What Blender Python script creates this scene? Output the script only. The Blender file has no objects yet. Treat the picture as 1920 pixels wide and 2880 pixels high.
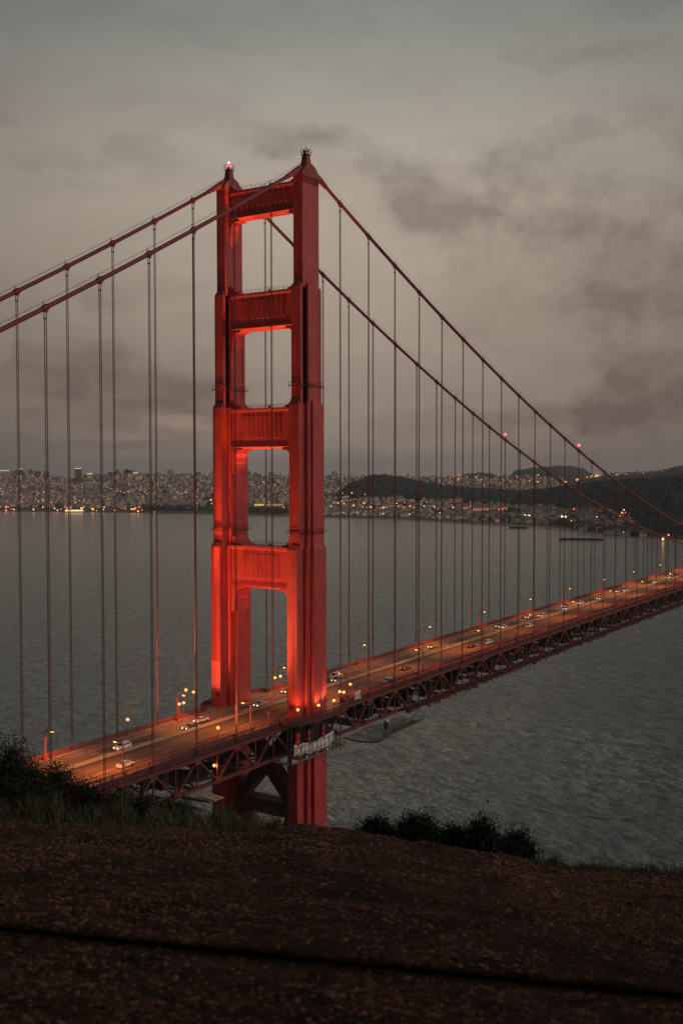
import bpy, bmesh, math, random
import numpy as np
from mathutils import Vector, Matrix, noise
random.seed(7)
S = bpy.context.scene
COL = S.collection
R = math.radians

# ------------------------------------------------------------------ camera
CAM = np.array([-191.709, 246.528, 141.581])
YAW, PITCH, ROLL, FPX = R(-55.958157), R(-2.262096), R(-0.061512), 3062.545
def _basis():
    f = np.array([math.cos(YAW)*math.cos(PITCH), math.sin(YAW)*math.cos(PITCH), math.sin(PITCH)])
    r = np.array([math.sin(YAW), -math.cos(YAW), 0.0]); u = np.cross(r, f)
    c, s = math.cos(ROLL), math.sin(ROLL)
    return f, c*r+s*u, -s*r+c*u
FW, RT, UP = _basis()
FH = np.array([math.cos(YAW), math.sin(YAW), 0.0]); RH = np.array([math.sin(YAW), -math.cos(YAW), 0.0])
cam_d = bpy.data.cameras.new('camera'); cam = bpy.data.objects.new('camera', cam_d); COL.objects.link(cam)
cam_d.sensor_fit = 'HORIZONTAL'; cam_d.sensor_width = 36.0; cam_d.lens = 36.0*FPX/1920.0
cam_d.clip_start = 0.2; cam_d.clip_end = 60000.0
M = Matrix.Identity(4)
for i in range(3):
    M[i][0], M[i][1], M[i][2], M[i][3] = RT[i], UP[i], -FW[i], CAM[i]
cam.matrix_world = M
cam_d.dof.use_dof = True; cam_d.dof.focus_distance = 330.0; cam_d.dof.aperture_fstop = 3.4
S.camera = cam
PX = 1.22449                                     # survey sheet unit -> sensor pixel
def ray(xv, yv):
    d = FW*FPX + RT*(xv*PX-960.0) - UP*(yv*PX-1440.0)
    return d/np.linalg.norm(d)
def at(xv, yv, D):                                # world point seen at a survey position, D metres ahead
    d = ray(xv, yv); return CAM + d*(D/float(d@FH))
def depth0(xv, yv):                               # how far ahead the water surface is met
    d = ray(xv, yv); return float((d*(-CAM[2]/d[2]))@FH)

# ------------------------------------------------------------------ render, world, sun, exposure
S.render.engine = 'CYCLES'
cy = S.cycles
cy.use_denoising = True; cy.denoiser = 'OPENIMAGEDENOISE'; cy.denoising_input_passes = 'RGB_ALBEDO_NORMAL'; cy.denoising_prefilter = 'ACCURATE'
cy.use_adaptive_sampling = True; cy.adaptive_threshold = 0.01
cy.max_bounces = 5; cy.diffuse_bounces = 2; cy.glossy_bounces = 3; cy.transmission_bounces = 2
cy.volume_bounces = 0; cy.transparent_max_bounces = 6
cy.caustics_reflective = False; cy.caustics_refractive = False
cy.sample_clamp_indirect = 2.0; cy.sample_clamp_direct = 2.5
S.view_settings.view_transform = 'Standard'; S.view_settings.look = 'None'
S.view_settings.exposure = 0.0; S.view_settings.gamma = 1.0

def lin(c):
    return tuple(((v/255.0)/12.92 if v/255.0 <= 0.04045 else ((v/255.0+0.055)/1.055)**2.4) for v in c)

class NT:
    """small helper round a node tree"""
    def __init__(s, tree): s.t = tree; s.n = tree.nodes; s.l = tree.links
    def new(s, kind, **kw):
        n = s.n.new(kind)
        for k, v in kw.items(): setattr(n, k, v)
        return n
    def put(s, sock, v):
        if isinstance(v, bpy.types.NodeSocket): s.l.new(v, sock)
        elif v is not None: sock.default_value = v
    def math(s, op, a, b=None, c=None, clamp=False):
        n = s.new('ShaderNodeMath', operation=op, use_clamp=clamp)
        for i, v in enumerate((a, b, c)):
            if v is not None: s.put(n.inputs[i], v)
        return n.outputs[0]
    def vmath(s, op, a, b=None):
        n = s.new('ShaderNodeVectorMath', operation=op); s.put(n.inputs[0], a)
        if b is not None: s.put(n.inputs[1], b)
        return n.outputs['Value'] if op in ('DOT_PRODUCT', 'LENGTH') else n.outputs[0]
    def noise(s, vec, scale, detail=4, rough=0.55, dist=0.0, out=0):
        n = s.new('ShaderNodeTexNoise'); s.put(n.inputs['Vector'], vec)
        n.inputs['Scale'].default_value = scale; n.inputs['Detail'].default_value = detail
        n.inputs['Roughness'].default_value = rough; n.inputs['Distortion'].default_value = dist
        return n.outputs[out]
    def ramp(s, fac, stops, interp='LINEAR'):
        n = s.new('ShaderNodeValToRGB'); s.put(n.inputs[0], fac); cr = n.color_ramp; cr.interpolation = interp
        while len(cr.elements) < len(stops): cr.elements.new(0.5)
        for e, (p, c) in zip(cr.elements, stops):
            e.position = p; e.color = (c, c, c, 1) if isinstance(c, (int, float)) else (*c[:3], 1)
        return n.outputs[0]
    def mix(s, fac, a, b, mode='MIX'):
        n = s.new('ShaderNodeMix', data_type='RGBA', blend_type=mode); s.put(n.inputs[0], fac)
        for i, v in ((6, a), (7, b)):
            s.put(n.inputs[i], v if isinstance(v, bpy.types.NodeSocket) else (*v[:3], 1))
        return n.outputs[2]
    def smooth(s, x, a, b):
        n = s.new('ShaderNodeMapRange', interpolation_type='SMOOTHSTEP'); s.put(n.inputs[0], x)
        n.inputs[1].default_value = a; n.inputs[2].default_value = b
        return n.outputs[0]

SUN_EL, SUN_AZ = R(9.0), R(180.0+24.0)            # low in the west, behind the camera's right shoulder
def build_world():
    w = bpy.data.worlds.new('World'); S.world = w; w.use_nodes = True
    t = NT(w.node_tree); t.n.clear()
    d = t.new('ShaderNodeTexCoord').outputs['Generated']
    sep = t.new('ShaderNodeSeparateXYZ'); t.put(sep.inputs[0], d); z = sep.outputs[2]
    el = t.math('MULTIPLY', t.math('ARCSINE', z), 180/math.pi)
    df = t.vmath('DOT_PRODUCT', d, tuple(FH)); dr = t.vmath('DOT_PRODUCT', d, tuple(RH))
    az = t.math('MULTIPLY', t.math('ARCTAN2', dr, df), 180/math.pi)      # 0 towards the city, + to the south-west
    # clear-ish overcast gradient with height
    stops = [(-90, (40, 42, 42)), (-3, (100, 94, 88)), (-1.2, (124, 114, 106)), (0, (132, 118, 109)), (2.2, (143, 128, 117)), (8.6, (167, 151, 136)), (13, (179, 165, 149)),
             (16.5, (173, 163, 149)), (19.5, (156, 152, 143)), (23.5, (131, 134, 127)), (40, (100, 106, 104)), (90, (84, 90, 92))]
    base = t.ramp(t.math('DIVIDE', t.math('ADD', el, 90.0), 180.0), [((e+90)/180, lin(c)) for e, c in stops])
    # brightest a little left of the tower's axis, fading to both sides
    a2 = t.math('DIVIDE', t.math('SUBTRACT', az, 1.0), 17.0)
    fall = t.math('DIVIDE', 1.0, t.math('ADD', 1.0, t.math('MULTIPLY', t.math('MULTIPLY', a2, a2), 0.42)))
    fall = t.math('MAXIMUM', fall, 0.62)
    fall = t.math('MULTIPLY', fall, t.math('SUBTRACT', 1.0, t.math('MULTIPLY', t.smooth(t.math('ABSOLUTE', az), 28, 100), 0.70)))
    # sunset side behind the camera
    west = t.math('MAXIMUM', t.vmath('DOT_PRODUCT', d, (-0.88, -0.38, 0.28)), 0.0)
    west = t.math('MULTIPLY', t.math('POWER', west, 2.4), 2.7)
    lowup = t.smooth(el, -4, 3)
    glow = t.math('MULTIPLY', west, lowup)
    col = t.mix(1.0, base, fall, 'MULTIPLY')
    gl = t.new('ShaderNodeVectorMath', operation='SCALE'); gl.inputs[0].default_value = (0.30, 0.235, 0.205); t.put(gl.inputs['Scale'], glow)
    # clouds: soft-edged banks at their own bearings, warped by noise
    n1 = t.noise(d, 9.0, 6, 0.6, 0.4); n2 = t.noise(d, 28.0, 5, 0.6)
    warp = t.math('ADD', t.math('MULTIPLY', t.math('SUBTRACT', n1, 0.5), 2.6), t.math('MULTIPLY', t.math('SUBTRACT', n2, 0.5), 2.0))
    elw = t.math('ADD', el, t.math('MULTIPLY', t.math('SUBTRACT', t.noise(t.vmath('ADD', d, (3, 1, 2)), 17.0, 4, 0.55, 0, 0), 0.5), 2.2))
    azw = t.math('ADD', az, t.math('MULTIPLY', t.math('SUBTRACT', t.noise(d, 14.0, 3, 0.5, 0, 0), 0.5), 4.0))
    banks = [(1190,480,420,90,.17),(1000,395,90,25,-.10),(560,560,260,160,-.05),(700,430,300,60,.06),(1350,760,330,200,.10),(250,860,330,120,.07),(640,350,80,25,.17),(760,358,95,26,.24),(845,405,55,38,.18),(905,440,70,40,.17),(975,490,80,38,.19),(1040,525,95,24,.17),(1180,430,95,42,.24),(1110,490,80,28,.18),(1225,380,70,24,.17),(1300,470,90,30,.12),(1250,540,150,22,.10),
        (1460,110,80,28,.17),(1250,200,90,20,.13),(1370,205,60,13,.08),(1340,350,60,22,.20),(1450,330,50,36,.16),(1540,370,50,45,.2),(1350,610,190,110,.12),(1480,650,160,100,.16),(1420,740,150,50,.22),
        (1500,850,150,40,.28),(1480,940,180,48,.48),(1300,960,160,26,.24),(1050,970,220,24,.15),(900,880,200,45,.08),(150,420,110,15,.15),(330,380,90,26,.16),(220,465,60,12,.10),(10,345,30,14,.14),
        (250,690,70,36,.17),(200,830,120,32,.27),(130,880,140,28,.22),(380,900,150,32,.25),(300,950,180,21,.20),(60,960,80,17,.17),(450,850,60,45,.12),(150,1020,180,13,.15),(420,1022,150,10,.10)]
    banks = [((x-784)*.0229, (1077-y)*.0229, a*.0229, b*.0229, k) for x, y, a, b, k in banks]     # bearing, height, half width, half height, strength
    dark = None
    for a0, e0, sa, se, k in banks:
        x = t.math('DIVIDE', t.math('SUBTRACT', azw, a0), sa*1.35); y = t.math('DIVIDE', t.math('SUBTRACT', elw, e0), se*1.5)
        q = t.math('SUBTRACT', 1.0, t.math('ADD', t.math('MULTIPLY', x, x), t.math('MULTIPLY', y, y)))
        m = t.math('MULTIPLY', t.smooth(t.math('ADD', q, t.math('MULTIPLY', warp, .95)), -0.25, 1.0), k*.95)
        dark = m if dark is None else t.math('ADD', dark, m)
    # overcast texture over the rest of the sky
    gen = t.math('MULTIPLY', t.smooth(t.noise(t.vmath('MULTIPLY', d, (1, 1, 2.6)), 6.5, 7, 0.62, 0.35), 0.38, 0.74), 0.22)
    tex = t.math('ADD', .68, t.math('MULTIPLY', t.smooth(t.noise(t.vmath('MULTIPLY', d, (1, 1, 2.2)), 16.0, 7, 0.62, 0.5), .30, .70), .58))
    dark = t.math('MINIMUM', t.math('ADD', t.math('MULTIPLY', dark, tex), gen), 0.62)
    shade = t.mix(dark, (1, 1, 1), (0.0, 0.0, 0.0)); 
    cl = t.mix(dark, (1, 1, 1), (0.36, 0.30, 0.32))
    col = t.mix(1.0, col, cl, 'MULTIPLY')
    # a few pink lit edges low on the left
    pk = None
    for a0, e0, sa, se, k in [(-8.1, 2.55, 1.9, .36, .20), (-7.2, 2.2, 1.6, .26, .14), (-10.6, 1.65, 2.8, .26, .11), (-12.5, .9, 2.5, .2, .06)]:
        x = t.math('DIVIDE', t.math('SUBTRACT', azw, a0), sa); y = t.math('DIVIDE', t.math('SUBTRACT', el, e0), se)
        q = t.math('SUBTRACT', 1.0, t.math('ADD', t.math('MULTIPLY', x, x), t.math('MULTIPLY', y, y)))
        m = t.math('MULTIPLY', t.smooth(t.math('ADD', q, t.math('MULTIPLY', warp, .7)), 0, 1.2), k)
        pk = m if pk is None else t.math('ADD', pk, m)
    col = t.mix(pk, col, (0.62, 0.36, 0.30))
    sky = t.new('ShaderNodeTexSky', sky_type='NISHITA', sun_disc=False)
    sky.sun_elevation = SUN_EL; sky.sun_rotation = math.pi/2 - SUN_AZ; sky.air_density = 1.0; sky.dust_density = 3.0
    ns = t.new('ShaderNodeVectorMath', operation='SCALE'); t.put(ns.inputs[0], sky.outputs[0]); ns.inputs['Scale'].default_value = 0.006
    tot = t.vmath('ADD', t.vmath('ADD', col, gl.outputs[0]), ns.outputs[0])
    bg = t.new('ShaderNodeBackground'); t.put(bg.inputs[0], tot); bg.inputs[1].default_value = 1.0
    out = t.new('ShaderNodeOutputWorld'); t.l.new(bg.outputs[0], out.inputs[0])
    w.cycles.sampling_method = 'MANUAL'; w.cycles.sample_map_resolution = 1024
build_world()
sun_d = bpy.data.lights.new('sun', 'SUN'); sun_d.energy = 0.24; sun_d.angle = R(14); sun_d.color = (1.0, 0.72, 0.6)
sun = bpy.data.objects.new('sun', sun_d); COL.objects.link(sun)
sun.rotation_euler = Vector((-math.cos(SUN_AZ)*math.cos(SUN_EL), -math.sin(SUN_AZ)*math.cos(SUN_EL), -math.sin(SUN_EL))).to_track_quat('-Z', 'Y').to_euler()

# ------------------------------------------------------------------ materials
def mat(name, base, rough=0.6, var=0.0, scale=1.0, bump=0.0, bscale=None, metal=0.0, stretch=None, second=None, spec=None, spread=(0.35, 0.65)):
    m = bpy.data.materials.new(name); m.use_nodes = True; t = NT(m.node_tree)
    b = t.n['Principled BSDF']; b.inputs['Roughness'].default_value = rough; b.inputs['Metallic'].default_value = metal
    if spec is not None: b.inputs['Specular IOR Level'].default_value = spec
    co = t.new('ShaderNodeTexCoord').outputs['Object']
    if stretch: co = t.vmath('MULTIPLY', co, stretch)
    if var or second:
        f = t.ramp(t.noise(co, scale, 5, 0.6), [(spread[0], 0.0), (spread[1], 1.0)])
        lo = tuple(c*(1-var) for c in base); hi = second or tuple(min(1, c*(1+var)) for c in base)
        t.put(b.inputs['Base Color'], t.mix(f, lo, hi))
    else: b.inputs['Base Color'].default_value = (*base, 1)
    if bump:
        n = t.new('ShaderNodeBump'); n.inputs['Strength'].default_value = bump; n.inputs['Distance'].default_value = 0.1
        t.put(n.inputs['Height'], t.noise(co, bscale or scale*3, 5, 0.6)); t.l.new(n.outputs[0], b.inputs['Normal'])
    return m
def glow(name, col, strength, sample=False):
    m = bpy.data.materials.new(name); m.use_nodes = True; t = NT(m.node_tree); t.n.clear()
    e = t.new('ShaderNodeEmission'); e.inputs[0].default_value = (*col, 1); e.inputs[1].default_value = strength
    o = t.new('ShaderNodeOutputMaterial'); t.l.new(e.outputs[0], o.inputs[0])
    m.cycles.emission_sampling = 'AUTO' if sample else 'NONE'
    return m

def plated(name, base, rough):
    m = bpy.data.materials.new(name); m.use_nodes = True; t = NT(m.node_tree); b = t.n['Principled BSDF']; b.inputs['Roughness'].default_value = rough
    co = t.new('ShaderNodeTexCoord').outputs['Object']; sp = t.new('ShaderNodeSeparateXYZ'); t.put(sp.inputs[0], co)
    cb = t.new('ShaderNodeCombineXYZ'); t.put(cb.inputs[0], t.math('ADD', sp.outputs[0], sp.outputs[1])); t.put(cb.inputs[1], sp.outputs[2])
    br = t.new('ShaderNodeTexBrick'); t.put(br.inputs['Vector'], cb.outputs[0]); br.inputs['Scale'].default_value = 1.0; br.offset = .0
    br.inputs['Brick Width'].default_value = 1.07; br.inputs['Row Height'].default_value = 3.4; br.inputs['Mortar Size'].default_value = .05; br.inputs['Bias'].default_value = 0
    br.inputs['Color1'].default_value = (.84, .84, .84, 1); br.inputs['Color2'].default_value = (1.1, 1.1, 1.1, 1); br.inputs['Mortar'].default_value = (.70, .70, .70, 1)
    streak = t.ramp(t.noise(t.vmath('MULTIPLY', co, (1.1, 1.1, .05)), 1.0, 5, .65), [(.34, .80), (.62, 1.06)])
    fade = t.ramp(t.noise(co, .16, 4, .6), [(.36, .86), (.64, 1.08)])
    c = t.mix(1.0, t.mix(1.0, base, br.outputs[0], 'MULTIPLY'), streak, 'MULTIPLY'); t.put(b.inputs['Base Color'], t.mix(1.0, c, fade, 'MULTIPLY'))
    return m
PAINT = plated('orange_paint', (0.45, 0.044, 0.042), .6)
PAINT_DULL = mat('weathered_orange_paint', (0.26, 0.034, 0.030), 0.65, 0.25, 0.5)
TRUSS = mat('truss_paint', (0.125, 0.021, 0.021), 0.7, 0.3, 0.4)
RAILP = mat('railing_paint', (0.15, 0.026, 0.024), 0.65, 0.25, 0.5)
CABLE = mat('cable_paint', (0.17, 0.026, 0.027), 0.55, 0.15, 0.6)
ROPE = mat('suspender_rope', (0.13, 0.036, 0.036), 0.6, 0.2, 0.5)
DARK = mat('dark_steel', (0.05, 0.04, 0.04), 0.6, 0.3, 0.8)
ASPH = mat('asphalt', (0.115, 0.085, 0.068), 0.8, 0.28, 0.25, 0.15, 30.0, stretch=(1.2, .12, 1), spec=.15)
CONC = mat('sidewalk_concrete', (0.20, 0.185, 0.17), 0.8, 0.2, 0.5)
WHITE = mat('road_paint', (0.62, 0.6, 0.54), 0.7, 0.25, 2.0)
YELL = mat('yellow_plastic', (0.65, 0.42, 0.06), 0.6, 0.15, 2.0)
BARR = mat('barrier_steel', (0.30, 0.27, 0.22), 0.6, 0.2, 1.0)
TARP = mat('white_tarp', (0.62, 0.60, 0.56), 0.85, 0.22, 0.9)
PLANK = mat('wood_plank', (0.22, 0.17, 0.13), 0.8, 0.3, 1.0)
NETM = mat('rusty_net', (0.11, 0.034, 0.028), 0.9, 0.3, 0.6)
SODIUM = glow('sodium_lamp', (1.0, 0.52, 0.12), 2.2)
SODIUM_W = glow('sodium_flood', (1.0, 0.40, 0.11), 2.3)
HEADL = glow('headlight_glass', (1.0, 0.86, 0.66), 14.0)
TAILL = glow('taillight_glass', (1.0, 0.05, 0.10), 3.0)
TAILD = glow('dim_taillight_glass', (1.0, 0.12, 0.06), 1.0)
BEACON = glow('red_beacon', (1.0, 0.10, 0.10), 4.0)
BEACON_W = glow('white_beacon', (1.0, 0.42, 0.36), 3.0)

# ------------------------------------------------------------------ mesh helpers
class MB:
    def __init__(s): s.v = []; s.f = []; s.m = []
    def add(s, vs, fs, mi=0):
        o = len(s.v); s.v += [tuple(map(float, p)) for p in vs]
        s.f += [tuple(i+o for i in f) for f in fs]; s.m += [mi]*len(fs); return s
    def box(s, c, sz, mi=0, rz=0.0):
        x, y, z = (k/2 for k in sz); cs, sn = math.cos(rz), math.sin(rz)
        vs = [(c[0]+a*x*cs-b*y*sn, c[1]+a*x*sn+b*y*cs, c[2]+e*z) for e in (-1, 1) for a, b in ((-1, -1), (1, -1), (1, 1), (-1, 1))]
        return s.add(vs, [(3, 2, 1, 0), (4, 5, 6, 7), (0, 1, 5, 4), (1, 2, 6, 5), (2, 3, 7, 6), (3, 0, 4, 7)], mi)
    def bar(s, p, q, w, h=None, mi=0, up=(0, 0, 1)):
        p, q = Vector(p), Vector(q); d = (q-p); L = d.length
        if L < 1e-6: return s
        d /= L; a = d.cross(Vector(up))
        if a.length < 1e-3: a = d.cross(Vector((1, 0, 0)))
        a.normalize(); b = a.cross(d); a *= w/2; b *= (h or w)/2
        vs = [p-a-b, p+a-b, p+a+b, p-a+b, q-a-b, q+a-b, q+a+b, q-a+b]
        return s.add(vs, [(3, 2, 1, 0), (4, 5, 6, 7), (0, 1, 5, 4), (1, 2, 6, 5), (2, 3, 7, 6), (3, 0, 4, 7)], mi)
    def tube(s, pts, r, n=8, mi=0, cap=True):
        pts = [Vector(p) for p in pts]; rs = r if isinstance(r, (list, tuple)) else [r]*len(pts)
        o = len(s.v); ref = None
        for i, p in enumerate(pts):
            d = (pts[min(i+1, len(pts)-1)]-pts[max(i-1, 0)]).normalized()
            if ref is None:
                ref = d.cross(Vector((0, 0, 1)));  ref = ref if ref.length > 1e-3 else d.cross(Vector((1, 0, 0)))
            a = (ref - d*ref.dot(d)).normalized(); ref = a; b = d.cross(a)
            for k in range(n):
                an = 2*math.pi*k/n; s.v.append(tuple(p+(a*math.cos(an)+b*math.sin(an))*rs[i]))
        for i in range(len(pts)-1):
            for k in range(n):
                k2 = (k+1) % n; s.f.append((o+i*n+k, o+i*n+k2, o+(i+1)*n+k2, o+(i+1)*n+k)); s.m.append(mi)
        if cap:
            s.f.append(tuple(o+k for k in reversed(range(n)))); s.m.append(mi)
            s.f.append(tuple(o+(len(pts)-1)*n+k for k in range(n))); s.m.append(mi)
        return s
    def prism(s, poly, lo, hi, axis=2, mi=0, top=None):
        """poly in the two other axes, extruded along axis; top: another polygon of the same length"""
        n = len(poly); top = top or poly
        def P(p, h):
            return (p[0], p[1], h) if axis == 2 else ((h, p[0], p[1]) if axis == 0 else (p[0], h, p[1]))
        vs = [P(p, lo) for p in poly]+[P(p, hi) for p in top]
        fs = [tuple(reversed(range(n))), tuple(range(n, 2*n))]+[(i, (i+1) % n, (i+1) % n+n, i+n) for i in range(n)]
        return s.add(vs, fs, mi)
    def ball(s, c, r, n=8, m=5, sq=1.0, mi=0):
        vs = [(c[0], c[1], c[2]-r*sq)]; fs = []
        for j in range(1, m):
            a = math.pi*j/m
            for k in range(n):
                b = 2*math.pi*k/n; vs.append((c[0]+r*math.sin(a)*math.cos(b), c[1]+r*math.sin(a)*math.sin(b), c[2]-r*sq*math.cos(a)))
        vs.append((c[0], c[1], c[2]+r*sq)); L = len(vs)-1
        for k in range(n): fs.append((0, 1+(k+1) % n, 1+k)); fs.append((L, 1+(m-2)*n+k, 1+(m-2)*n+(k+1) % n))
        for j in range(m-2):
            for k in range(n): fs.append((1+j*n+k, 1+j*n+(k+1) % n, 1+(j+1)*n+(k+1) % n, 1+(j+1)*n+k))
        return s.add(vs, fs, mi)
    def mesh(s, name, mats, smooth=False):
        me = bpy.data.meshes.new(name); me.from_pydata(s.v, [], s.f)
        for m in (mats if isinstance(mats, (list, tuple)) else [mats]): me.materials.append(m)
        if any(s.m): me.polygons.foreach_set('material_index', s.m)
        bm = bmesh.new(); bm.from_mesh(me)
        if len(bm.faces) < 60000: bmesh.ops.recalc_face_normals(bm, faces=bm.faces)
        bm.to_mesh(me); bm.free()
        if smooth: me.polygons.foreach_set('use_smooth', [True]*len(me.polygons))
        me.update(); return me
    def build(s, name, mats, parent=None, smooth=False, loc=None, rz=0.0):
        o = bpy.data.objects.new(name, s.mesh(name, mats, smooth)); COL.objects.link(o)
        if parent: o.parent = parent
        if loc is not None: o.location = loc
        o.rotation_euler.z = rz
        return o
def tag(o, label=None, cat=None, group=None, kind=None):
    for k, v in (('label', label), ('category', cat), ('group', group), ('kind', kind)):
        if v: o[k] = v
    return o
def thing(name, label, cat, loc=(0, 0, 0), rz=0.0, group=None):
    o = bpy.data.objects.new(name, None); COL.objects.link(o); o.location = loc; o.rotation_euler.z = rz; o.empty_display_size = 0.5
    return tag(o, label, cat, group)
def put(name, me, parent=None, loc=(0, 0, 0), rz=0.0):
    o = bpy.data.objects.new(name, me); COL.objects.link(o); o.parent = parent; o.location = loc; o.rotation_euler.z = rz; return o
def dup(root, loc=None, rz=None, label=None, group=None):
    def cp(o, parent):
        c = o.copy(); COL.objects.link(c); c.parent = parent
        for ch in [k for k in KIDS.get(o.name, [])]: cp(ch, c)
        return c
    KIDS = {}
    for o in root.children_recursive: KIDS.setdefault(o.parent.name, []).append(o)
    r = cp(root, None)
    if loc is not None: r.location = loc
    if rz is not None: r.rotation_euler.z = rz
    if label: r['label'] = label
    if group: r['group'] = group
    return r
LAMPCOL = (1.0, 0.34, 0.14)
def spot(name, loc, aim, power, angle, blend=0.6, col=LAMPCOL, parent=None, size=0.25):
    d = bpy.data.lights.new(name, 'SPOT'); d.energy = power; d.spot_size = R(angle); d.spot_blend = blend; d.color = col; d.shadow_soft_size = size
    o = bpy.data.objects.new(name, d); COL.objects.link(o); o.location = loc
    o.rotation_euler = (Vector(aim)-Vector(loc)).to_track_quat('-Z', 'Y').to_euler(); o.parent = parent
    return o
def lerp_tab(tab, x):
    xs, ys = zip(*tab); return float(np.interp(x, xs, ys))

# ------------------------------------------------------------------ water
def water_material():
    m = bpy.data.materials.new('bay_water'); m.use_nodes = True; t = NT(m.node_tree); b = t.n['Principled BSDF']
    g = t.new('ShaderNodeNewGeometry').outputs['Position']
    rot = t.new('ShaderNodeMapping'); t.put(rot.inputs[0], g); rot.inputs['Rotation'].default_value = (0, 0, R(34)); p = rot.outputs[0]
    p2 = t.vmath('MULTIPLY', p, (0.42, 1.0, 1.0)); p3 = t.vmath('MULTIPLY', p, (0.55, 1.0, 1.0))
    a = t.noise(p2, 0.032, 3, 0.5, 0.3); c = t.noise(p3, 0.16, 4, 0.6, 0.5); e = t.noise(p3, 0.62, 4, 0.62, 0.4)
    h = t.math('ADD', t.math('ADD', t.math('MULTIPLY', a, 1.6), t.math('MULTIPLY', c, 3.0)), t.math('MULTIPLY', e, 1.0))
    bp = t.new('ShaderNodeBump'); bp.inputs['Strength'].default_value = 0.8; bp.inputs['Distance'].default_value = 1.0; t.put(bp.inputs['Height'], h)
    t.l.new(bp.outputs[0], b.inputs['Normal'])
    lee = t.smooth(t.vmath('LENGTH', t.vmath('SUBTRACT', g, (0, -60, 0))), 350, 2300)       # sheltered water under the city shore
    t.put(bp.inputs['Strength'], t.math('SUBTRACT', .72, t.math('MULTIPLY', lee, .56)))
    # whitecaps: short streaks of foam, in gusty patches
    gust = t.smooth(t.noise(p, 0.011, 3, 0.5), 0.42, 0.68)
    w = t.noise(t.vmath('MULTIPLY', p, (0.30, 1.0, 1.0)), 0.36, 6, 0.68, 0.9)
    foam = t.math('ADD', t.math('MULTIPLY', t.smooth(w, 0.56, 0.665), t.math('ADD', t.math('MULTIPLY', gust, 0.9), 0.12)), t.math('MULTIPLY', t.math('MULTIPLY', t.smooth(e, .44, .64), t.smooth(c, .36, .62)), t.math('ADD', .20, t.math('MULTIPLY', gust, .28))))
    race = t.vmath('LENGTH', t.vmath('MULTIPLY', t.vmath('SUBTRACT', g, (62.0, -205.0, 0.0)), (.0105, .0075, 0)))
    race = t.math('SUBTRACT', 1.0, t.smooth(race, .15, 1.5))              # choppy tide race off the pier
    foam = t.math('MINIMUM', t.math('MULTIPLY', foam, t.math('ADD', .34, t.math('MULTIPLY', race, 1.6))), 1.0)
    b.inputs['Specular IOR Level'].default_value = 0.5; b.inputs['IOR'].default_value = 1.33
    t.put(b.inputs['Base Color'], t.mix(foam, t.mix(t.smooth(t.math('ADD', t.math('MULTIPLY', c, .6), t.math('MULTIPLY', e, .4)), .38, .60), (.004, .036, .041), (.125, .205, .206)), (0.66, 0.64, 0.58)))
    t.put(b.inputs['Roughness'], t.math('ADD', 0.13, t.math('MULTIPLY', foam, 0.6)))
    return m
wb = MB(); wb.add([(-14000, -14000, 0), (14000, -14000, 0), (14000, 14000, 0), (-14000, 14000, 0)], [(0, 1, 2, 3)])
tag(wb.build('water', water_material()), kind='structure')

# ------------------------------------------------------------------ bridge geometry
CX = 13.716; ZT = 225.5; LSP = 1280.16; SAG = 144.78
def zr(y):                                        # road height
    s = -y
    return 72.45+0.0195*(s-s*s/1280.0) if s > 0 else 72.45-0.014*y
def zc(y):                                        # cable height
    s = abs(y)
    return ZT-4*SAG*(s/LSP)*(1-s/LSP) if y <= 0 else ZT-0.57711*s+4*SAG/LSP**2*s*s
MAIN_Y = [-(1.155+15.24*k) for k in range(1, 40)]; SIDE_Y = [0.774+15.31*k for k in range(1, 11)]
Y_S, Y_N = -640.0, 175.0
ys_all = [Y_N-(Y_N-Y_S)*i/120 for i in range(121)]

bridge = thing('suspension_bridge', 'orange red suspension bridge with tall floodlit portal tower crossing the bay', 'bridge')

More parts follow.
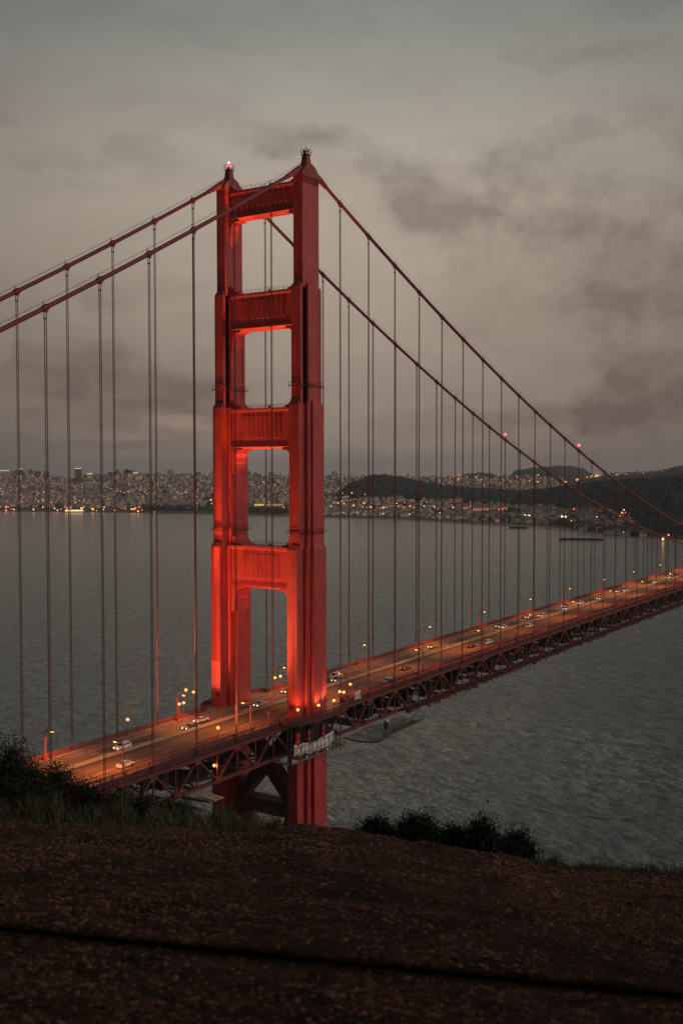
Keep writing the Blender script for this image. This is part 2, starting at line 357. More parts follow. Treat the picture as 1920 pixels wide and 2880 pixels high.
def plan(levels, ox=0.0, oy=0.0, grow=0.0):
    q = []
    L = len(levels)
    for i in range(L-1, -1, -1):
        hx, hy = levels[i][0]+grow, levels[i][1]+grow
        q.append((hx, hy))
        if i > 0: q.append((levels[i-1][0]+grow, hy))
    quad = q
    pts = list(quad)+[(-x, y) for x, y in reversed(quad)]+[(-x, -y) for x, y in quad]+[(x, -y) for x, y in reversed(quad)]
    return [(x+ox, y+oy) for x, y in pts]
TY = 0.35                                          # tower centre along the bridge
ST = [([(1.55, 3.85)], 150.0, 222.3, 0), ([(1.55, 4.95), (2.40, 2.45)], 152.0, 192.9, 1.4), ([(1.62, 5.95), (2.62, 3.05), (3.25, 1.45)], 114.0, 160.7, 1.4),
      ([(1.68, 7.05), (2.74, 3.70), (3.80, 1.85)], 12.0, 120.7, 1.4)]
def tower_leg(sx, label):
    m = MB(); X = sx*CX
    for lv, z0, z1, ch in ST:
        if ch:
            m.prism(plan(lv, X, TY), z0, z1-ch); m.prism(plan(lv, X, TY), z1-ch, z1, top=plan(lv, X, TY, -0.62))
        else: m.prism(plan(lv, X, TY), z0, z1)
    # thin plate seams, and the base flange on the pier
    leg = m.build('tower_leg', PAINT, bridge)
    leg['label'] = label
    # saddle housing: curved cover, neck and railed platform
    h = MB(); prof = []
    for i in range(13):
        a = math.pi*i/12; yy = -4.3*math.cos(a); prof.append((TY+yy, 222.2+3.35*(1-(abs(yy)/4.3)**1.9)))
    h.prism([(p[0], p[1]) for p in prof], X-1.7, X+1.7, axis=0)
    for sg in (-1, 1): h.tube([(X, TY+sg*2.5, zc(sg*2.5)-.2), (X, sg*5.5, zc(sg*5.5)), (X, sg*9.5, zc(sg*9.5))], [1.0, .85, .62], 10)
    h.box((X, TY, 222.0), (3.6, 8.2, 0.5))
    for i in range(9): h.box((X-sx*0-1.62, TY-3.5+i*0.875, 220.9), (0.25, 0.3, 1.9)); h.box((X+1.62, TY-3.5+i*0.875, 220.9), (0.25, 0.3, 1.9))
    h.prism(plan([(1.15, 1.25)], X, TY), 225.1, 226.0, top=plan([(1.0, 1.0)], X, TY)); h.prism(plan([(0.98, 0.98)], X, TY), 226.0, 228.0, top=plan([(0.78, 0.78)], X, TY))
    h.build('saddle_housing', PAINT_DULL, leg)
    c = MB(); c.box((X, TY, 228.1), (2.1, 2.1, 0.16))
    for a in (-1, 1):
        for b in (-1, 0, 1):
            c.bar((X+a*1.0, TY+b*1.0, 228.1), (X+a*1.0, TY+b*1.0, 229.5), 0.09); c.bar((X+b*1.0, TY+a*1.0, 228.1), (X+b*1.0, TY+a*1.0, 229.5), 0.09)
        for z in (228.8, 229.5): c.bar((X+a*1.0, TY-1, z), (X+a*1.0, TY+1, z), 0.08); c.bar((X-1, TY+a*1.0, z), (X+1, TY+a*1.0, z), 0.08)
    c.bar((X, TY, 228.1), (X, TY, 230.9), 0.1); c.box((X+0.35, TY, 228.8), (0.4, 0.4, 1.2))
    c.build('platform_railing', DARK, leg)
    bl = MB()
    if sx > 0: bl.ball((X, TY, 229.9), 0.34)
    for dx, dy in ((-.7, 0), (.7, 0), (0, .7)): bl.ball((X+dx, TY+dy, 229.1), 0.3)
    if sx > 0:
        bl.build('aviation_beacon', [BEACON], leg)
        b2 = MB(); b2.ball((X, TY+.1, 230.3), 0.36); b2.build('beacon_lamp', BEACON_W, leg)
    else:
        bl.build('aviation_beacon', DARK, leg)
    # work platforms ringing the leg
    for z, lv in ((164.6, ST[1][0]), (124.0, ST[2][0])):
        r = MB(); o = plan(lv, X, TY, 0.5); n = len(o)
        for i in range(n):
            a, b = o[i], o[(i+1) % n]
            r.bar((*a, z), (*b, z), 0.4, 0.2); r.bar((*a, z+1.0), (*b, z+1.0), 0.06)
            L = math.dist(a, b); k = max(1, int(L/1.1))
            for j in range(k):
                p = (a[0]+(b[0]-a[0])*j/k, a[1]+(b[1]-a[1])*j/k)
                r.bar((*p, z-.55), (*p, z+1.0), 0.09)
        r.build('work_platform', TRUSS, leg)
    return leg
leg_w = tower_leg(-1, 'near west leg of the tower with bright floodlights at its base')
leg_e = tower_leg(1, 'far east leg of the tower with a glowing beacon on top')

STRUTS = [(213.0, 221.2, 1.95, 12.17), (181.2, 191.6, 2.45, 11.32), (147.4, 158.9, 2.9, 10.47), (107.6, 119.6, 3.5, 9.92)]
strut_names = ['topmost fluted cross strut of the tower', 'second fluted cross strut from the top', 'third cross strut from the top, orange lit below', 'lowest and deepest cross strut above the road']
for (zb, ztp, th, xi), lab in zip(STRUTS, strut_names):
    m = MB()
    half = [(0, ztp), (th, ztp), (th, ztp-.55), (th-.55, ztp-1.15), (th-.55, zb+2.15), (th-.05, zb+.65), (th-.05, zb+.5), (th-.6, zb), (0, zb)]
    poly = half+[(-y, z) for y, z in reversed(half[1:-1])]
    m.prism([(y+TY, z) for y, z in poly], -12.6, 12.6, axis=0)
    # folded flutes on the panel
    n = 9; x0 = -xi+3.2; wdt = (2*xi-6.4)/n
    for i in range(n):
        xa = x0+i*wdt; za, zz = zb+2.9, ztp-2.0
        for sg in (1, -1):
            yb = TY+sg*(th-.56); yt = TY+sg*(th-.08)
            m.add([(xa+wdt*.12, yb, za), (xa+wdt*.88, yb, za), (xa+wdt*.5, yt, za+.35), (xa+wdt*.12, yb, zz), (xa+wdt*.88, yb, zz), (xa+wdt*.5, yt, zz-.35)],
                  [(0, 2, 1), (3, 4, 5), (0, 3, 5, 2), (1, 2, 5, 4), (0, 1, 4, 3)])
    for i in range(26): m.box((-xi+2+i*(2*xi-4)/25, TY+th-.5, ztp-1.5), (.22, .2, .3)); 
    st = m.build('cross_strut', PAINT, bridge); st['label'] = lab
    # stepped corner brackets under the strut and fillets on top of it
    for sg in (-1, 1):
        k = MB(); hy = th*.92
        pr = [(-1.6, 0.02), (3.3, 0.02), (3.3, -.42), (1.6, -.42), (1.6, -.85), (.95, -.85), (.95, -1.35), (.42, -2.6), (.42, -4.0), (.16, -4.45), (.16, -6.8), (-.1, -7.3), (-1.6, -7.3)]
        k.prism([(-sg*(xi-p), zb+z) for p, z in pr], TY-hy, TY+hy, axis=1)
        k.build('corner_bracket', PAINT, st)
        k = MB(); pr = [(-1.0, -.02), (2.6, -.02), (2.6, .45), (1.3, .8), (1.3, 1.1), (.6, 1.5), (.6, 2.0), (.02, 2.6), (-1.0, 2.6)]
        k.prism([(-sg*(xi-p), ztp+z) for p, z in pr], TY-th*.8, TY+th*.8, axis=1)
        k.build('corner_fillet', PAINT, st)
    r = MB()
    for y in (TY-th+.2, TY+th-.2):
        for i in range(12):
            x = -9.2+i*18.4/11; r.bar((x, y, ztp-.05), (x, y, ztp+1.05), .06)
        for z in (ztp+.55, ztp+1.05): r.bar((-9.2, y, z), (9.2, y, z), .05)
    r.build('walkway_railing', DARK, st)
# crossed bracing between the legs below the roadway
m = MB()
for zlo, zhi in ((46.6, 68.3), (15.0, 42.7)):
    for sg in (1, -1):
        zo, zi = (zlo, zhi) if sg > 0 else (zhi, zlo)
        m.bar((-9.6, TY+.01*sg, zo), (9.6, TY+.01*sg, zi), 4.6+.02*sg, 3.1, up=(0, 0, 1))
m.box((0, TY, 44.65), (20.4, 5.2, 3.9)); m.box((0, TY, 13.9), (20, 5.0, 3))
m.build('cross_brace', mat('shaded_brace_paint', (.10, .02, .02), .75, .35, .3), bridge)  # same paint as the legs; the deck's shade is put into the colour
pier = MB(); pier.prism([(24*math.cos(a)*1.05, 13*math.sin(a)) for a in [2*math.pi*i/28 for i in range(28)]], -4, 12.1)
tag(pier.build('bridge_pier', mat('pier_concrete', (.3, .28, .25), .85, .25, .2)), 'pale oval concrete pier standing in the water under the tower', 'pier')

# main cables, bands, suspenders
def hermite_y():
    return [Y_N-i*(Y_N-Y_S)/160 for i in range(161)]
band_me = None
for sx, lab in ((-1, 'near west main cable'), (1, 'far east main cable')):
    X = sx*CX; m = MB(); pts = [(X, y, zc(y)) for y in sorted(hermite_y()+[0.0, 3.0, -3.0], reverse=True)]
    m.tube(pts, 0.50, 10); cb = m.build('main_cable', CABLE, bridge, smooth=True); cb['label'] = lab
    h = MB()
    for dx in (-.55, .55):
        h.tube([(X+dx, y, zc(y)+1.35) for y in hermite_y()], 0.03, 4)
    h.build('hand_rope', DARK, cb)
    bands = SIDE_Y+MAIN_Y
    for y in bands:
        if band_me is None:
            b = MB(); b.tube([(0, .95, 0), (0, -.95, 0)], .58, 10); b.tube([(0, .75, 0), (0, .45, 0)], .65, 10); b.tube([(0, -.45, 0), (0, -.75, 0)], .65, 10)
            b.box((0, 0, .62), (.3, .7, .25)); b.bar((-.5, .6, .4), (-.5, .6, 1.4), .07); b.bar((.5, -.6, .4), (.5, -.6, 1.4), .07); b.box((0, 0, -.75), (.35, .7, .45))
            band_me = b.mesh('cable_band', CABLE)
        o = put('cable_band', band_me, cb, (X, y, zc(y)))
        o.rotation_euler = (math.atan2(zc(y+.5)-zc(y-.5), 1.0), 0, 0)
    for y in bands:
        s = MB(); z0 = zr(y)-1.9; z1 = zc(y)
        for dy in (-.24, .24):
            for dx in (-.09, .09):
                s.tube([(X+dx, y+dy, z0), (X+dx, y+dy, z1-2.2), (X+dx, y+dy*1.7, z1-.6)], .052, 5)
        s.box((X, y, z1-2.2), (.4, .75, .25))
        if z1-z0 > 40: s.box((X, y, z0+(z1-z0)*.5), (.28, .6, .16)); s.box((X, y, z0+(z1-z0)*.72), (.28, .6, .16))
        s.box((X, y, z0+3.2), (.3, .7, .5))
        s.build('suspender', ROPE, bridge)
# obstruction lights on the cables
for sx, kk in ((-1, 13), (1, 12), (1, 27)):
    y = MAIN_Y[kk-1]; b = MB(); b.bar((sx*CX, y, zc(y)+.4), (sx*CX, y, zc(y)+1.9), .12); b.ball((sx*CX, y, zc(y)+2.3), .62 if sx < 0 else .55, mi=1)
    b.build('obstruction_light', [DARK, BEACON], bridge)

# deck slab, sidewalks, trusses
def strip(m, xs, dz, y0, y1, n=1, mi=0):
    """closed ribbon following the road profile: xs (x0,x1), dz (bottom, top)"""
    k = max(1, int(abs(y0-y1)/7.62)); o = len(m.v)
    for i in range(k+1):
        y = y0+(y1-y0)*i/k; z = zr(y)
        m.v += [(xs[0], y, z+dz[0]), (xs[1], y, z+dz[0]), (xs[1], y, z+dz[1]), (xs[0], y, z+dz[1])]
    for i in range(k):
        a = o+4*i; b = a+4
        for p in range(4): m.f.append((a+p, a+(p+1) % 4, b+(p+1) % 4, b+p)); m.m.append(mi)
    m.f.append((o+3, o+2, o+1, o)); m.f.append(tuple(o+4*k+q for q in range(4))); m.m += [mi, mi]
m = MB(); strip(m, (-9.45, 9.45), (-.55, -.01), Y_N, Y_S)
for y in [Y_N-7.62*i for i in range(int((Y_N-Y_S)/7.62))]:
    m.box((0, y, zr(y)-1.45), (26.4, .45, 1.75))
for x in (-7, -3.5, 0, 3.5, 7): strip(m, (x-.2, x+.2), (-1.0, -.56), Y_N, Y_S)
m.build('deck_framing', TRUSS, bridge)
m = MB(); strip(m, (-9.4, 9.4), (-.006, .0), Y_N, Y_S)
tag(m.build('road', ASPH), kind='structure')
BY0, BY1 = 12.5, -17.5                            # the walks bulge round the tower between these
def bulge(sx, off=0.0, n=24):
    out = []
    for i in range(n+1):
        t = math.pi*i/n; y = (BY0+BY1)/2+(BY0-BY1)/2*math.cos(t)
        w = math.sin(t)**0.62 if 0 < i < n else 0
        out.append((sx*(13.15+off+5.6*w), y+(off*math.cos(t))))
    return out
for sx in (-1, 1):
    m = MB(); a, b = sorted((sx*9.46, sx*13.3)); strip(m, (a, b), (-.6, .2), Y_N, Y_S)
    bl = bulge(sx)+[(sx*12.9, BY1), (sx*12.9, BY0)]
    m.prism([(x, y) for x, y in bl], zr(-2)-1.0, zr(-2)+.17)
    o = m.build('sidewalk', CONC, bridge)
    f = MB(); a, b = sorted((sx*13.31, sx*13.42)); strip(f, (a, b), (-1.1, .26), Y_N, BY0); strip(f, (a, b), (-1.1, .26), BY1, Y_S)
    for p, q in zip(bulge(sx, .04), bulge(sx, .04)[1:]): f.bar((*p, zr(-2)-.38), (*q, zr(-2)-.38), .1, 1.3)
    f.build('deck_fascia', mat('shaded_fascia_paint', (.06, .017, .016), .75, .3, .3), bridge)  # dark colour holds the shadow of the deck overhang
    # kerb rail between traffic and walkers
    k = MB()
    for z in (.55, .85): strip(k, tuple(sorted((sx*9.62, sx*9.74))), (z-.05, z+.05), Y_N, Y_S)
    for i in range(int((Y_N-Y_S)/3.81)):
        y = Y_N-3.81*i; k.box((sx*9.68, y, zr(y)+.5), (.14, .16, .8))
    k.build('guard_rail', PAINT_DULL, bridge)
# outer railings: bars north of the tower, bars over solid panels along the main span
for sx in (-1, 1):
    r = MB(); X = sx*13.2
    for y0, y1 in ((Y_N, BY0), (BY1, Y_S)):
        for z in (.3, 1.05, 1.45): strip(r, (X-.06, X+.06), (z-.06, z+.06), y0, y1)
        n = int(abs(y1-y0)/3.81)
        for i in range(n+1):
            y = y0+(y1-y0)*i/n; r.box((X, y, zr(y)+.85), (.22, .24, 1.35))
    pitch = .34
    for i in range(int((Y_N-Y_S)/pitch)):
        y = Y_N-pitch*i
        if BY1 < y < BY0 or y < -330: continue
        z = zr(y); r.box((X, y, z+.85), (.10, .13, 1.1))
    strip(r, (X-.05, X+.05), (.25, 1.3), -330, Y_S)
    for ring, z in ((bulge(sx, -.1), .5), (bulge(sx, -.1), .95), (bulge(sx, -.1), 1.45)):
        for p, q in zip(ring, ring[1:]): r.bar((*p, zr(-2)+z), (*q, zr(-2)+z), .1, .14)
    ring = bulge(sx, -.1, 120)
    for p in ring: r.bar((*p, zr(-2)+.1), (*p, zr(-2)+1.45), .1)
    r.build('railing', RAILP, bridge)
p = MB()
y = BY1-6
while y > Y_S:
    L = 6.6; p.bar((-13.62, y, zr(y)+.48), (-13.62, y-L, zr(y-L)+.48), .14, .62); p.bar((-13.62, y-L-.3, zr(y)-.3), (-13.62, y-L-.3, zr(y)+1.7), .2)
    y -= 7.62
p.build('wind_panel', PAINT, bridge)
NODES = [(y, 't') for y in SIDE_Y]+[(y, 't') for y in MAIN_Y]
for sx in (-1, 1):
    X = sx*CX; t = MB()
    strip(t, (X-.45, X+.45), (-2.05, -1.15), Y_N, 9.0); strip(t, (X-.45, X+.45), (-2.05, -1.15), -9.0, Y_S)
    strip(t, (X-.42, X+.42), (-9.3, -8.5), Y_N, 9.0); strip(t, (X-.42, X+.42), (-9.3, -8.5), -9.0, Y_S)
    for ny in (SIDE_Y, MAIN_Y):
        sg = 1 if ny is SIDE_Y else -1; step = 15.31 if sg > 0 else 15.24
        for y in ny:
            zt_, zb_ = zr(y)-1.6, zr(y)-8.9
            t.bar((X, y, zt_), (X, y, zb_), .34, .34); t.bar((X, y+step/2, zr(y+step/2)-1.6), (X, y+step/2, zr(y+step/2)-8.9), .34, .34)
            if abs(y) < 18: t.bar((X, y-sg*step/2, zt_), (X, y-sg*step/2, zb_), .34, .34)
            for s2 in (-1, 1):
                yb = y+s2*step/2; t.bar((X, y, zt_), (X, yb, zr(yb)-8.9), .62, .5)
            t.box((X, y, zt_-.45), (.98, 2.5, 1.7)); t.box((X, y+step/2, zr(y+step/2)-8.65), (.94, 2.3, 1.5))
            if abs(y) < 18: t.box((X, y-sg*step/2, zr(y)-8.65), (.94, 2.3, 1.5))
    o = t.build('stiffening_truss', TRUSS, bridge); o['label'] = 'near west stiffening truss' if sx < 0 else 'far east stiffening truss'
fl_r = random.Random(17)
for ny in (SIDE_Y, MAIN_Y):
    l = MB(); fl = MB()
    for a, b in zip(ny, ny[1:]):
        l.bar((-CX, a, zr(a)-9), (CX, b, zr(b)-9), .4, .35); l.bar((CX, a, zr(a)-9.02), (-CX, b, zr(b)-9.02), .4, .35); l.bar((-CX, a, zr(a)-9.06), (CX, a, zr(a)-9.06), .45, .5)
        l.bar((-9, a, zr(a)-2.3), (0, a, zr(a)-8.8), .3, .3); l.bar((9, a, zr(a)-2.3), (0, a, zr(a)-8.8), .3, .3)
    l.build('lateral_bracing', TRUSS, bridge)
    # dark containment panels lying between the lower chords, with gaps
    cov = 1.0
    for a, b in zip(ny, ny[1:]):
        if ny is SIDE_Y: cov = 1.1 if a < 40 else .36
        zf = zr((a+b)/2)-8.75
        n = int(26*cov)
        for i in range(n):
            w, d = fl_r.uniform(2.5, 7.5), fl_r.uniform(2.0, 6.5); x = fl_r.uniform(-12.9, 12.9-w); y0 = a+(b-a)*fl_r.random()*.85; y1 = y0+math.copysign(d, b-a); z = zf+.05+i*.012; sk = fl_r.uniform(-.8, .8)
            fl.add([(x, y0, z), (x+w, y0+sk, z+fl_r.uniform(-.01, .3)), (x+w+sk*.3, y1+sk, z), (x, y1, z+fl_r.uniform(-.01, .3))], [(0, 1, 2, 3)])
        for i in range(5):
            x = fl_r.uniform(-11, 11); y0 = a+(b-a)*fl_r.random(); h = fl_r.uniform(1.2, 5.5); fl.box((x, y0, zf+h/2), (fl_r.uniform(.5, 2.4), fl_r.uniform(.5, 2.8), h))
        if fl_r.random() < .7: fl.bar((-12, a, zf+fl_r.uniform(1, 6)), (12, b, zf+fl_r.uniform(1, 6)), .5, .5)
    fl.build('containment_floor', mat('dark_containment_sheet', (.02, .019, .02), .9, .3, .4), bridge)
# ragged safety netting along the lower chord of the main span
n = MB(); rng = random.Random(3)
y = -50.0
while y > Y_S+4:
    z = zr(y)-8.6; w = 2.2+rng.random()*.5
    n.bar((-CX-.4, y, z), (-CX-w-1.4, y, z+.15), .16, .2)
    L = 7.62
    for j in range(5):
        x = -CX-.8-j*.75; n.bar((x, y, z+.05*j-.12*math.sin(j)), (x, y-L, zr(y-L)-8.6+.05*j), .07, .07)
    nk = 44 if y > -330 else 24
    for j in range(nk):
        yy = y-L*(j+rng.random())/nk
        n.bar((-CX-.5, yy, z-.05), (-CX-w-1.2-rng.random()*.3, yy+rng.uniform(-.3, .3), z+.05), .06, .06)
        hh = rng.choice((.25, .35, .5, .6, .8, 1.1, 1.7)); x = -CX-rng.uniform(.3, 3.4)
        n.add([(x, yy, z), (x-.1, yy-.9-rng.random()*1.6, z+.05), (x-.05, yy-.2, z-hh*rng.uniform(.5, 1)), (x-.15, yy-.9-rng.random()*1.3, z-hh)], [(0, 1, 3, 2)])
    y -= L
n.build('safety_net', NETM, bridge)

# road markings and movable barrier
m = MB()
for x in (-6.3, -3.15, 5.1, 7.3):
    y = 150.0
    while y > Y_S+10:
        m.add([(x-.08, y, zr(y)+.004), (x+.08, y, zr(y)+.004), (x+.08, y-3.2, zr(y-3.2)+.004), (x-.08, y-3.2, zr(y-3.2)+.004)], [(0, 1, 2, 3)]); y -= 11.0
for x in (-9.1, 9.1):
    for i in range(100):
        y = 150-i*7.62; m.add([(x-.07, y, zr(y)+.004), (x+.07, y, zr(y)+.004), (x+.07, y-7.62, zr(y-7.62)+.004), (x-.07, y-7.62, zr(y-7.62)+.004)], [(0, 1, 2, 3)])
tag(m.build('lane_marking', WHITE), kind='structure')
m = MB(); y = 150.0
while y > Y_S+2:
    z0, z1 = zr(y), zr(y-1.42)
    m.bar((1.9, y, z0+.42), (1.9, y-1.42, z1+.42), .32, .78); m.box((1.9, y-.71, z0+.86), (.14, .34, .10), 1); y -= 1.5
bt = thing('traffic_barrier', 'low movable median barrier dividing the bridge traffic lanes', 'barrier')
m.build('barrier_wall', [BARR, YELL], bt)

# ------------------------------------------------------------------ lamps on the bridge
RW = mat('lamp_pole_paint', (.42, .055, .04), .5, .15, 1.0)
def make_street_lamp(label):
    t = thing('street_lamp', label, 'street lamp', group='sodium street lamps along the bridge')
    p = MB(); pts = [(0, 0, 0), (0, 0, .9), (0, 0, 6.6)]
    for i in range(1, 9):
        a = math.pi/2*i/8; pts.append((.9-.9*math.cos(a), 0, 6.6+.9*math.sin(a)))
    pts.append((2.0, 0, 7.52)); p.tube(pts, [.24, .2, .16]+[.14]*8+[.12], 7); p.box((0, 0, .25), (.6, .6, .5))
    p.build('lamp_pole', RW, t, smooth=False)
    h = MB(); h.box((2.45, 0, 7.52), (1.25, .55, .22)); h.prism([(1.9, -.22), (3.0, -.22), (3.0, .22), (1.9, .22)], 7.62, 7.75, top=[(2.1, -.12), (2.8, -.12), (2.8, .12), (2.1, .12)])
    h.build('lamp_head', DARK, t)
    b = MB(); b.ball((2.5, 0, 7.32), .5, 10, 6, .48); b.build('lamp_globe', SODIUM, t)
    spot('lamp_light', (2.5, 0, 7.0), (3.6, 0, 0), 15500, 160, .5, (1.0, .27, .055), t, .4)
    return t
ordinal = ['first', 'second', 'third', 'fourth', 'fifth', 'sixth', 'seventh', 'eighth', 'ninth', 'tenth']
east_y = [71.7+45.72*0]+[71.0-45.6*k for k in range(1, 12)]
proto = None
for sx, name in ((1, 'far east'), (-1, 'near west')):
    south = 0
    for y in east_y:
        if sx < 0: y -= 1.5
        if y > 60: lab = f'sodium street lamp nearest the shrubs on the {name} sidewalk'
        elif y > 0: lab = f'sodium street lamp just left of the tower on the {name} sidewalk'
        else:
            south += 1; lab = f'{ordinal[south-1]} sodium street lamp right of the tower on the {name} sidewalk' if south <= 10 else f'farthest sodium street lamp on the {name} sidewalk'
        loc = (sx*12.3, y, zr(y)+.2); rz = math.pi if sx > 0 else 0.0
        if proto is None: proto = make_street_lamp(lab); proto.location = loc; proto.rotation_euler.z = rz
        else:
            o = dup(proto, loc, rz, lab)
        if sx < 0 and y > 60:
            b = MB(); b.box((-.25, 0, 2.6), (.55, .7, .9)); b.build('control_box', mat('grey_cabinet', (.45, .43, .4), .6), o)

def flood(loc, h, aims, label, lit=True, heads=1, spread=0.0):
    """floodlight on a post; aims: list of (target, power, cone)"""
    t = thing('floodlight', label, 'floodlight', loc, 0.0, 'floodlights around the tower base')
    p = MB(); p.tube([(0, 0, 0), (0, 0, h)], .08, 6); p.box((0, 0, .15), (.4, .4, .3)); p.build('floodlight_post', RW, t)
    tgt = Vector(aims[0][0])-Vector(loc)-Vector((0, 0, h)) if aims else Vector((0, 1, .3)); d = tgt.normalized()
    a = MB(); a.bar(Vector((0, 0, h+.25))-d*.34, Vector((0, 0, h+.25))+d*.22, .62, .5); a.build('lamp_housing', PAINT_DULL if not lit else DARK, t)
    if lit:
        b = MB(); b.ball((0, 0, h+.28), .44, 10, 6); b.build('flood_lens', SODIUM_W, t)
    for g, pw, cone in aims:
        lp = Vector((0, 0, h+.3))+d*.75
        spot('flood_light', lp, Vector(g)-Vector(loc), pw, cone, .75, LAMPCOL, t, .3)
    return t
zb = zr(0)+.2
W_, E_ = -CX, CX
flood((13.0, 43.6, zr(43.6)+.2), 3.7, [((E_, 7, 124), 135e3, 120)], 'single lit floodlight post on the far sidewalk well left of the tower')
flood((-12.6, 37.4, zr(37.4)+.2), 3.6, [((W_+.4, 7, 102), 27e3, 110)], 'single lit floodlight post on the near sidewalk left of the tower')
flood((13.0, 23.8, zb), 3.6, [((E_, 7, 100), 5e3, 110)], 'left one of the twin floodlight posts beside the far street lamp')
flood((13.0, 22.0, zb), 3.6, [((E_-3.5, 6, 178), 330e3, 34)], 'right one of the twin floodlight posts beside the far street lamp')
flood((16.0, 14.6, zb-.2), 5.2, [((E_, 7, 96), 16e3, 150)], 'lower of two stacked floodlights left of the far tower leg')
flood((17.6, 16.0, zb-.2), 5.9, [], 'upper of two stacked floodlights left of the far tower leg')
flood((-13.0, 17.0, zb), 3.2, [((W_, 7, 112), 12e3, 44)], 'left of two unlit-backed floodlights in front of the near tower leg', lit=False)
flood((-13.0, 14.8, zb), 3.2, [((-1, 1, 108), 34e3, 50)], 'right of two unlit-backed floodlights in front of the near tower leg', lit=False)
def bpt(sx, k, off=-.35): return bulge(sx, off, 24)[k]
for k, lab in ((5, 'leftmost of three floodlights at the near tower leg base'), (10, 'middle one of three floodlights at the near tower leg base'), (14, 'rightmost of three floodlights at the near tower leg base')):
    x, y = bpt(-1, k); flood((x, y, zr(0)+.17), 3.0, [((W_-1, y*.35, 84), 1.5e3, 140)], lab)
flood((13.0, -19.6, zr(-20)+.2), 3.6, [((E_, -6, 130), 40e3, 40)], 'left one of two floodlights seen through the tower portal')
flood((13.0, -22.4, zr(-22)+.2), 3.6, [((2, -2, 110), 60e3, 50)], 'right one of two floodlights seen through the tower portal')
flood((-14.2, -15.2, zr(-16)+.2), 3.2, [((W_-1.5, -5, 92), 20e3, 70)], 'upper of two low floodlights right of the near tower leg')
flood((-14.0, -17.6, zr(-16)+.2), 2.6, [((W_-1.5, -5, 130), 90e3, 40)], 'lower of two low floodlights right of the near tower leg')
flood((-13.0, -22.6, zr(-22)+.2), 3.9, [((W_-1, -9, 205), 160e3, 20)], 'brightest floodlight beside the near street lamp right of the tower')
# floodlights that stand on the struts and wash the undersides above them
levels = [(zr(0)+.1, 107.6, 60e3)]+[(STRUTS[i+1][1]+.05, STRUTS[i][0], 75e3) for i in range(3)]
for i, (zl, zu, pw) in enumerate(levels):
    where = ['on the road level', 'on the topmost-but-one strut', 'on the middle strut', 'on the lowest strut'][i]
    for x in ((9.6, -1.5) if i else ()):
        lab = f"small strut floodlight {where} {'close to the far leg' if x > 0 else 'at mid span'}"
        t = thing('strut_floodlight', lab, 'floodlight', (x, TY+1.0, zl), 0.0, 'floodlights standing on the cross struts')
        b = MB(); b.box((0, 0, .3), (.5, .5, .6)); b.bar((-.4, 0, .2), (-.4, 0, 1.1), .08); b.bar((.4, 0, .2), (.4, 0, 1.1), .08); b.bar((-.4, 0, 1.1), (.4, 0, 1.1), .08); b.build('light_frame', DARK, t)
        spot('strut_light', (0, 0, 1.2), ((8.6 if x > 0 else 0)-x, 0.0, zu-zl), pw*(.55 if x > 0 else 1.0), 30 if x > 0 else 56, .5, (1.0, .40, .10), t, .2)
# ------------------------------------------------------------------ vehicles
GLASS = mat('dark_window_glass', (.02, .022, .025), .12)
TYRE = mat('tyre_rubber', (.02, .02, .02), .85)
CARP = {n: mat(n+'_car_paint', c, .32) for n, c in dict(white=(.72, .70, .68), silver=(.42, .42, .42), black=(.015, .015, .018), yellow=(.62, .42, .03), grey=(.16, .16, .17), red=(.35, .03, .03), blue=(.06, .09, .16)).items()}
PROF = dict(
    sedan=([(-2.3, .35), (2.3, .35), (2.32, .62), (2.1, .82), (1.05, .96), (-1.55, 1.0), (-2.2, .95), (-2.32, .7)], [(1.05, .95), (.35, 1.40), (-.75, 1.43), (-1.62, 1.0)], .9),
    suv=([(-2.35, .4), (2.35, .4), (2.38, .8), (2.2, 1.02), (1.15, 1.12), (-2.3, 1.15), (-2.38, .8)], [(1.15, 1.1), (.5, 1.68), (-2.0, 1.72), (-2.3, 1.12)], .96),
    van=([(-2.6, .4), (2.5, .4), (2.6, .8), (2.3, 1.2), (1.6, 1.3), (-2.6, 1.3)], [(1.75, 1.28), (1.1, 2.0), (-2.55, 2.1), (-2.6, 1.28)], 1.0))
